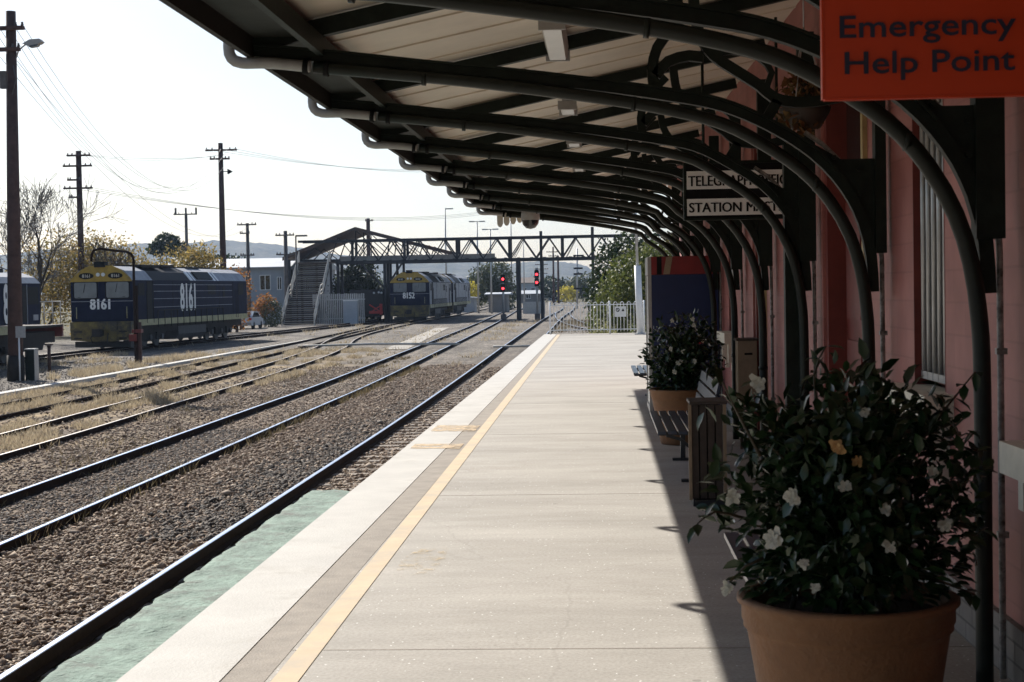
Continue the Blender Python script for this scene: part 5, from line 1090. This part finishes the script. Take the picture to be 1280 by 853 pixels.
wires((-28.3, 119.8, 12.55), (-10, 215, 18.8), 3, 2.0, 2.0, 1.4, 'thin wire running right from the tall pole behind 8161', 'wires to the right of the tall pole', .013)
wires((-37.5, 114.8, 12.0), (-28.3, 119.8, 12.0), 2, .8, .8, .25, 'short thin wire between the four armed pole and the tall pole', 'wires between the two dark poles', .012)

t = thing('gooseneck_post', 'rusty iron post with bent pipe arm in front of locomotive 8161', 'post', (-19.7, 67.4, GZ))
MB().bb(-19.79, -19.63, 67.3, 67.5, GZ, 2.1).build('post', 'rust', t)
MB().bb(-19.62, -19.50, 67.32, 67.46, GZ, .55).build('stub_post', 'pole', t)
MB().tube([(p[0], 67.25, p[1]) for p in catmull([(-19.72, .0), (-19.72, 2.6), (-19.72, 3.25), (-19.82, 3.45), (-20.0, 3.53), (-20.6, 3.6), (-21.15, 3.68), (-21.4, 3.62), (-21.5, 3.45), (-21.52, 3.15)], .15)], .055, 10).build('pipe_arm', 'rust', t)
m = MB(); m.bb(-19.85, -19.46, 67.2, 67.55, .1, .25); m.bb(-19.95, -19.66, 67.1, 67.3, -.25, .05); m.build('clamp', 'redtrim', t)
t = thing('cabinet_box', 'small dark green relay cabinet at the foot of the lamp pole', 'cabinet', (-20.1, 55.6, GZ))
MB().bb(-20.18, -19.86, 55.4, 55.8, GZ, GZ + 1.08).build('body', 'green', t); MB().bb(-20.2, -19.84, 55.38, 55.82, GZ + 1.083, GZ + 1.12).build('lid', 'pvc', t); MB().bb(-19.858, -19.84, 55.4, 55.8, GZ, GZ + 1.08).build('side_panel', 'pvc', t)
t = thing('marker_sign', 'small pale square plate on a thin white post beside the lamp pole', 'sign', (-20.2, 55.2, GZ))
MB().tube([(-20.23, 55.0, GZ), (-20.23, 55.0, .3)], .03, 8).build('post', 'white', t); MB().bb(-20.32, -19.98, 54.93, 54.97, .28, .68).build('plate', 'pvc', t)
t = thing('short_post', 'short weathered post with a cap beside the parked locomotives', 'post', (-21.6, 62, GZ))
MB().tube([(-21.62, 62, GZ), (-21.62, 62, -.22)], .07, 8).build('post', 'pole', t); MB().box((-21.62, 62, -.18), (.26, .2, .06)).build('cap', 'pole', t)

# ------------------------------------------------------------------ houses, car, huts
def house(name, label, x0, x1, y0, y1, ze, zr, wm, rm, wins=(), ridge='x', cat='house'):
    t = thing(name, label, cat, ((x0 + x1) / 2, (y0 + y1) / 2, GZ))
    MB().bb(x0, x1, y0, y1, GZ, ze).build('wall', wm, t)
    o = .5; m = MB()
    if ridge == 'x': ym = (y0 + y1) / 2; m.prism([(y0 - o, ze + .004), (y1 + o, ze + .004), (y1 + o, ze + .12), (ym, zr), (y0 - o, ze + .12)], x0 - o, x1 + o, 'x')
    else: xm = (x0 + x1) / 2; m.prism([(x0 - o, ze + .004), (x1 + o, ze + .004), (x1 + o, ze + .12), (xm, zr), (x0 - o, ze + .12)], y0 - o, y1 + o, 'y')
    m.build('roof', rm, t)
    for (xa, xb, za, zb_) in wins:
        f = MB(); f.bb(xa, xb, y0 - .05, y0 - .003, za, za + .08); f.bb(xa, xb, y0 - .05, y0 - .003, zb_ - .08, zb_); f.bb(xa, xa + .08, y0 - .05, y0 - .003, za + .08, zb_ - .08); f.bb(xb - .08, xb, y0 - .05, y0 - .003, za + .08, zb_ - .08); f.bb((xa + xb) / 2 - .04, (xa + xb) / 2 + .04, y0 - .05, y0 - .003, za + .08, zb_ - .08)
        w = f.build('window', 'white', t); MB().bb(xa + .08, xb - .08, y0 - .02, y0 - .004, za + .08, zb_ - .08).build('pane', 'glass', w)
    return t
house('weatherboard_house', 'grey weatherboard house with a long pale sheet roof behind the parked locomotive', -43, -30.6, 156, 172, 4.15, 5.3, 'greywall', 'paleroof', [(-35.3, -34.1, 2.2, 3.5), (-33.3, -32.2, 2.0, 3.5), (-38.5, -37.2, 2.2, 3.5), (-31.6, -31.1, 2.0, 3.3)])
h2 = house('weatherboard_annex', 'pale grey annex wall with narrow windows beside the footbridge stairs', -30.2, -28.2, 157, 170, 4.0, 4.9, 'greywall', 'paleroof', [(-29.9, -29.5, 1.9, 3.2), (-29.0, -28.6, 1.9, 3.2)], 'x', 'house')
M['concretehut'] = mat('grey_hut_wall', (0.2, 0.19, 0.18), 0.8, var=0.15, scale=1)
house('signal_hut', 'pale low hut with a flat roof behind the left red signal', -14.4, -12.1, 205, 211, 1.0, 1.3, 'concretehut', 'greywall', (), 'x', 'hut')
house('relay_cabin', 'grey metal cabin right of the lamp masts and locomotive 8152', -18.6, -16.6, 210, 214, .55, .8, 'greywall', 'galv', (), 'y', 'hut')
house('track_hut', 'small grey hut at the far end of the yard beyond the right red signal', -16.5, -12.8, 330, 338, .6, 1.4, 'concretehut', 'greywall', [(-15.5, -14.5, -.3, .6)], 'x', 'hut')
house('far_house', 'little white house among dark trees beneath the hills', -12.5, -8.2, 380, 388, .8, 2.6, 'paleroof', 'greywall', [(-11.5, -10.5, -.5, .4)], 'y', 'house')
house('far_house', 'distant two storey pale building right of the right hand signal', -20.5, -15.5, 400, 410, 3.1, 4.6, 'greywall', 'oldroof', [(-19.5, -18.5, 1.0, 2.0), (-17.5, -16.5, 1.0, 2.0)], 'x', 'house')
t = thing('corrugated_tank', 'low grey corrugated fence panel beyond the footbridge column', 'fence', (-10, 190, GZ)); MB().bb(-9.3, -6.7, 190, 190.15, GZ, .15).build('panel', 'galv', t); MB().bb(-9.3, -6.7, 190.15, 190.25, -.3, -.2).build('rail', 'greypole', t)

t = thing('parked_car', 'white parked car by the shrubs between locomotive 8161 and the stairs', 'car', (-29.6, 134, GZ))
c0 = -30.5; zg = GZ - .0
MB().prism([(131.5, zg + .30), (135.9, zg + .30), (136.0, zg + .8), (134.9, zg + .95), (134.0, zg + 1.42), (132.3, zg + 1.46), (131.6, zg + .98), (131.45, zg + .6)], c0, c0 + 1.72, 'x').build('body', 'carwhite', t)
w = MB(); w.prism([(131.62, zg + 1.0), (132.3, zg + 1.38), (133.9, zg + 1.34), (134.6, zg + .98)], c0 - .004, c0 + 1.724, 'x'); w.build('side_window', 'glass', t)
w = MB(); w.add([(c0 + .15, 131.52, zg + .98), (c0 + 1.57, 131.52, zg + .98), (c0 + 1.45, 132.2, zg + 1.44), (c0 + .27, 132.2, zg + 1.44), (c0 + .15, 131.60, zg + .98), (c0 + 1.57, 131.60, zg + .98), (c0 + 1.45, 132.27, zg + 1.42), (c0 + .27, 132.27, zg + 1.42)], [(0, 1, 2, 3), (7, 6, 5, 4), (0, 4, 5, 1), (2, 6, 7, 3)]); w.build('rear_window', 'glass', t)
for yy in (132.3, 135.1):
    for x in (c0 + .1, c0 + 1.62): MB().xcyl((x, yy, zg + .31), .31, .2, 18).build('wheel', 'black', t)
for x in (c0 + .16, c0 + 1.56): MB().bb(x - .12, x + .12, 131.44, 131.56, zg + .75, zg + .92).build('tail_light', 'red', t)
MB().bb(c0 + .05, c0 + 1.67, 131.36, 131.5, zg + .33, zg + .55).build('bumper', 'pvc', t)
t = thing('bollard', 'short black bollard by the white parked car', 'bollard', (-28.9, 128, GZ)); MB().tube([(-28.95, 128, GZ), (-28.95, 128, GZ + .8)], .08, 8).build('post', 'black', t)

# ------------------------------------------------------------------ trees and shrubs
LM = {
 'autumn': leaf_mat('autumn_leaf', [(0.30, 0.22, 0.06), (0.40, 0.30, 0.09), (0.17, 0.14, 0.05), (0.46, 0.31, 0.09), (0.10, 0.09, 0.035), (0.30, 0.26, 0.11)], .6, .4),
 'orange': leaf_mat('orange_leaf', [(0.34, 0.12, 0.03), (0.42, 0.20, 0.05), (0.22, 0.09, 0.03), (0.12, 0.10, 0.03)], .6, .4),
 'olive': leaf_mat('olive_leaf', [(0.06, 0.085, 0.022), (0.11, 0.13, 0.035), (0.16, 0.17, 0.05), (0.045, 0.06, 0.018)], .55, .35),
 'dark': leaf_mat('dark_leaf', [(0.018, 0.032, 0.014), (0.035, 0.055, 0.022), (0.055, 0.08, 0.03)], .5, .2),
 'mid': leaf_mat('grey_green_leaf', [(0.045, 0.06, 0.03), (0.075, 0.09, 0.045), (0.11, 0.12, 0.06)], .6, .3),
 'lime': leaf_mat('yellow_leaf', [(0.40, 0.34, 0.04), (0.50, 0.42, 0.06), (0.30, 0.28, 0.05)], .6, .4)}
tree('leafy_tree', 'olive green leafy tree nearest the hooped fence, leaning over it', (1.2, 68, GZ), [(.7, 68, .9, 1.0, 1.6, 1.5), (1.5, 69, 2.0, 1.2, 1.5, 1.3), (.2, 68.5, .1, .8, 1.3, 1.2), (2.6, 69, 1.0, 1.3, 1.6, 1.9), (2.3, 70, 2.7, .9, 1.2, .9)], 9500, .085, LM['olive'], .14, shell=.45)
tree('leafy_tree', 'darker green tree rising behind the olive tree beyond the fence', (1.0, 84, GZ), [(.6, 84, 2.6, 1.1, 1.5, 1.4), (1.4, 85, 3.6, 1.0, 1.2, .9), (0.0, 84, 1.2, .9, 1.3, 1.4), (2.6, 86, 3.0, 1.5, 1.6, 1.4), (1.5, 84, .5, 1.8, 1.5, 1.6)], 8500, .10, LM['dark'], .16, shell=.45)
tree('leafy_tree', 'broad green tree at the right, mostly behind the canopy brackets', (5.0, 76, GZ), [(4.0, 76, 2.6, 1.5, 1.8, 1.6), (5.5, 77, 3.6, 1.8, 1.8, 1.5), (6.5, 76, 2.0, 1.8, 2, 2.2), (3.4, 75.5, .8, 1.3, 1.5, 1.8), (4.8, 75, .3, 1.8, 1.5, 1.5)], 9000, .10, LM['olive'], .18, shell=.45)
tree('low_shrub', 'pale green low shrub showing through the hooped fence', (.1, 60.5, GZ), [(.05, 60.6, -.3, .5, .6, .75), (-.25, 60.8, -.6, .4, .5, .5)], 700, .06, leaf_mat('pale_shrub_leaf', [(0.16, 0.17, 0.06), (0.28, 0.27, 0.12), (0.20, 0.20, 0.08)], .6, .4), .03, 'shrub')
tree('low_shrub', 'green weeds growing behind the fence beside the white pole', (1.3, 59.6, GZ), [(1.25, 59.6, -.3, .4, .5, .8), (.75, 59.8, -.7, .3, .4, .5)], 500, .06, LM['olive'], .03, 'shrub')
tree('dark_tree', 'dense dark evergreen beneath the footbridge, right of the stairs', (-25.0, 163, GZ), [(-25.6, 163, 1.5, 1.9, 2, 2.7), (-24.3, 163, 3.0, 1.7, 2, 2.0), (-26.6, 163, .2, 1.4, 1.5, 1.6), (-23.2, 163, .6, 1.3, 1.5, 2.2)], 7000, .17, LM['dark'], .25, shell=.3)
tree('leafy_tree', 'grey green tree beyond the yard between the lamp masts', (-16, 232, GZ), [(-15.0, 232, 3.4, 2.4, 2.5, 2.4), (-16.9, 232, 2.6, 2.2, 2.5, 2.6), (-13.9, 232, 1.0, 1.6, 2, 2.6), (-18.6, 233, 1.2, 1.6, 2, 2.2)], 4200, .24, LM['mid'], .25)
tree('leafy_tree', 'small bright yellow autumn tree behind locomotive 8152', (-18.1, 224, GZ), [(-18.2, 224, 1.5, 1.1, 1.2, 1.3), (-18.9, 224, .8, .8, 1, 1)], 900, .18, LM['lime'], .1)
tree('leafy_tree', 'tiny yellow tree at the far end of the yard under the hills', (-7.2, 330, GZ), [(-7.0, 330, .4, 2.0, 2, 1.7)], 500, .3, LM['lime'], .12)
for i, (x, y, r, h, lb) in enumerate(((-10.6, 350, 3.0, 4.4, 'dark tree standing behind the yellow tree at the yard end'), (-4.0, 345, 3.2, 4.8, 'broad dark tree left of the semaphore mast'), (-.5, 350, 2.8, 3.8, 'grey green tree right of the semaphore mast'), (-15.5, 420, 4, 5.2, 'far dark tree behind the pale huts'), (-26, 330, 4, 4.0, 'dark far tree left of the footbridge column'))):
    tree('far_tree', lb, (x, y, GZ), [(x, y, h * .45, r, r, h * .55), (x + r * .5, y, h * .3, r * .7, r, h * .5), (x - r * .5, y, h * .35, r * .7, r, h * .5)], 1100, .38, LM['mid' if i % 2 else 'dark'], .2)
def spr(name, label, x, y, z, r, h, n, s, m, cat='shrub', group='autumn shrubs behind the locomotives'):
    cl = [(x + random.uniform(-.6, .6) * r, y + random.uniform(-1, 1), z + h * random.uniform(.25, .8), r * random.uniform(.4, .75), r * .6, h * random.uniform(.18, .4)) for _ in range(6)]
    tree(name, label, (x, y, GZ), cl, n, s, m, .12, cat, group, shell=.2)
AL = [(-41.5, 118, 4.2, 7.6, 'yellow autumn tree behind the bare tree at the left'), (-38.2, 117, 3.2, 6.6, 'yellow autumn tree beneath the four armed pole'), (-35.0, 116, 3.0, 7.6, 'tallest yellow autumn tree, behind the gooseneck post'), (-32.3, 120, 2.6, 6.4, 'gold autumn tree behind the middle of locomotive 8161'), (-29.9, 118, 2.4, 6.0, 'gold autumn tree next to the tall pole'), (-27.9, 122, 1.7, 5.4, 'thin orange autumn tree at the tail of locomotive 8161')]
for i, (x, y, r, h, lb) in enumerate(AL):
    spr('autumn_tree', lb, x, y, GZ, r * (1.2 if i < 5 else .8), h * 1.06, 5600 if i < 5 else 1500, .12, LM['autumn' if i < 5 else 'orange'], 'tree')
tree('shrub', 'orange leaved shrub behind the white parked car', (-29.5, 140, GZ), [(-29.3, 140, .7, .9, 1, .95), (-29.9, 140, .2, .7, .8, .8)], 1100, .11, LM['orange'], .06, 'shrub')
tree('shrub', 'dark green shrub with pale flecks beside the stairs foot', (-28.9, 139.5, GZ), [(-28.75, 139.5, -.1, .9, .9, 1.2)], 1100, .10, LM['mid'], .06, 'shrub')
tree('dark_tree', 'round dark pine crown on the skyline behind the autumn trees', (-51.5, 190, GZ), [(-51.6, 190, 8.0, 1.5, 1.5, 1.0), (-52.8, 190, 7.2, 1.2, 1.2, .8), (-50.2, 190, 7.0, 1.5, 1.5, .9)], 2600, .22, LM['dark'], .25)
tree('dark_tree', 'low dark trees merging on the skyline right of the pine crown', (-46, 192, GZ), [(-47.5, 192, 5.2, 2.4, 2, 1.5), (-44.5, 192, 5.0, 2.2, 2, 1.4), (-42.5, 192, 4.0, 2.0, 2, 1.6)], 2600, .22, LM['dark'], .25)
for i, (x0, x1, y, h, lb) in enumerate(((-62, -34, 230, 5.2, 'line of dark trees far behind the parked locomotives'), (-60, -22, 300, 5.0, 'far belt of grey trees behind the house and stairs'))):
    cl = [(x, y + random.uniform(-4, 4), random.uniform(.25, .5) * h, 2.8, 2.5, h * random.uniform(.3, .55)) for x in np.linspace(x0, x1, 14)]
    tag(foliage(clump_points(cl, 5200, .3), .3).build('tree_belt', LM['mid'], None), lb, 'trees', kind='stuff')
cl = [(x, random.uniform(430, 470), 1.0 + random.uniform(-1, 1.2), 4, 4, random.uniform(1.5, 3.2)) for x in np.linspace(-60, 30, 34)]
tag(foliage(clump_points(cl, 8000, .3), .42).build('tree_belt', LM['mid'], None), 'belt of trees across the foot of the far hills', 'trees', kind='stuff')

# bare winter tree: branching limbs down to twigs
t = thing('bare_tree', 'large leafless tree with fine twigs behind the lamp pole', 'tree', (-35.6, 100, GZ))
br = MB(); tw = MB()
def grow(p, d, ln, r, lev):
    n = 4; P = [p]; R = [r]; q = p.copy(); dd = d.copy()
    for i in range(n):
        dd = (dd + Vector((random.gauss(0, .11), random.gauss(0, .11), random.gauss(0, .07) + .035))).normalized(); q = q + dd * (ln / n); P.append(q.copy()); R.append(max(.012, r * (1 - .45 * (i + 1) / n)))
    (br if lev < 3 else tw).tube(P, R, 7 if lev < 2 else 4, cap=False)
    if lev >= 5: return
    k = (3 if lev < 3 else 4)
    for i in range(k):
        j = random.randint(2, n) if i else n; ax = dd.cross(Vector((random.gauss(0, 1), random.gauss(0, 1), random.gauss(0, 1)))).normalized()
        nd = (Matrix.Rotation(random.uniform(.25, .75), 3, ax) @ dd).normalized(); grow(P[j], nd, ln * random.uniform(.6, .85), R[j] * random.uniform(.55, .72), lev + 1)
random.seed(21)
for (dx, dz, L_, r) in ((-.42, 1, 3.2, .22), (-.12, 1, 3.3, .24), (.05, 1, 2.2, .15), (-.8, 1, 3.2, .18)): grow(Vector((-35.6 + dx * .5, 100, GZ + .9)), Vector((dx, random.gauss(0, .25), dz)).normalized(), L_ * 1.0, r, 0)
br.tube([(-35.6, 100, GZ - .1), (-35.6, 100, GZ + 1.1)], [.45, .34], 10); br.build('trunk', 'bark', t); tw.build('twigs', 'greypole', t)
t = thing('bare_sapling', 'small bare sapling right of the four armed pole', 'tree', (-33.6, 112, GZ)); br = MB(); tw = MB(); random.seed(5)
for dx in (.5, .2, .7): grow(Vector((-35, 112, GZ + 3.0)), Vector((dx, 0, .9)).normalized(), 1.5, .05, 1)
br.tube([(-35, 112, GZ), (-35, 112, GZ + 3.1)], [.12, .08], 8); br.build('trunk', 'bark', t); tw.build('twigs', 'bark', t)

# ------------------------------------------------------------------ haze: even air between here and the hills
hz = MB().bb(-4300, 3100, -60, 3400, GZ - 6, 150)
hm_ = bpy.data.materials.new('haze'); hm_.use_nodes = True; ht = hm_.node_tree; ht.nodes.remove(ht.nodes['Principled BSDF'])
pv = ht.nodes.new('ShaderNodeVolumePrincipled'); pv.inputs['Color'].default_value = (0.52, 0.69, 1.0, 1); pv.inputs['Density'].default_value = 0.00013; pv.inputs['Anisotropy'].default_value = 0.2
ht.links.new(pv.outputs[0], ht.nodes['Material Output'].inputs['Volume'])
HAZE = True
if HAZE: tag(hz.build('haze', hm_), kind='stuff', label='pale bluish haze in the air before the hills', cat='haze')
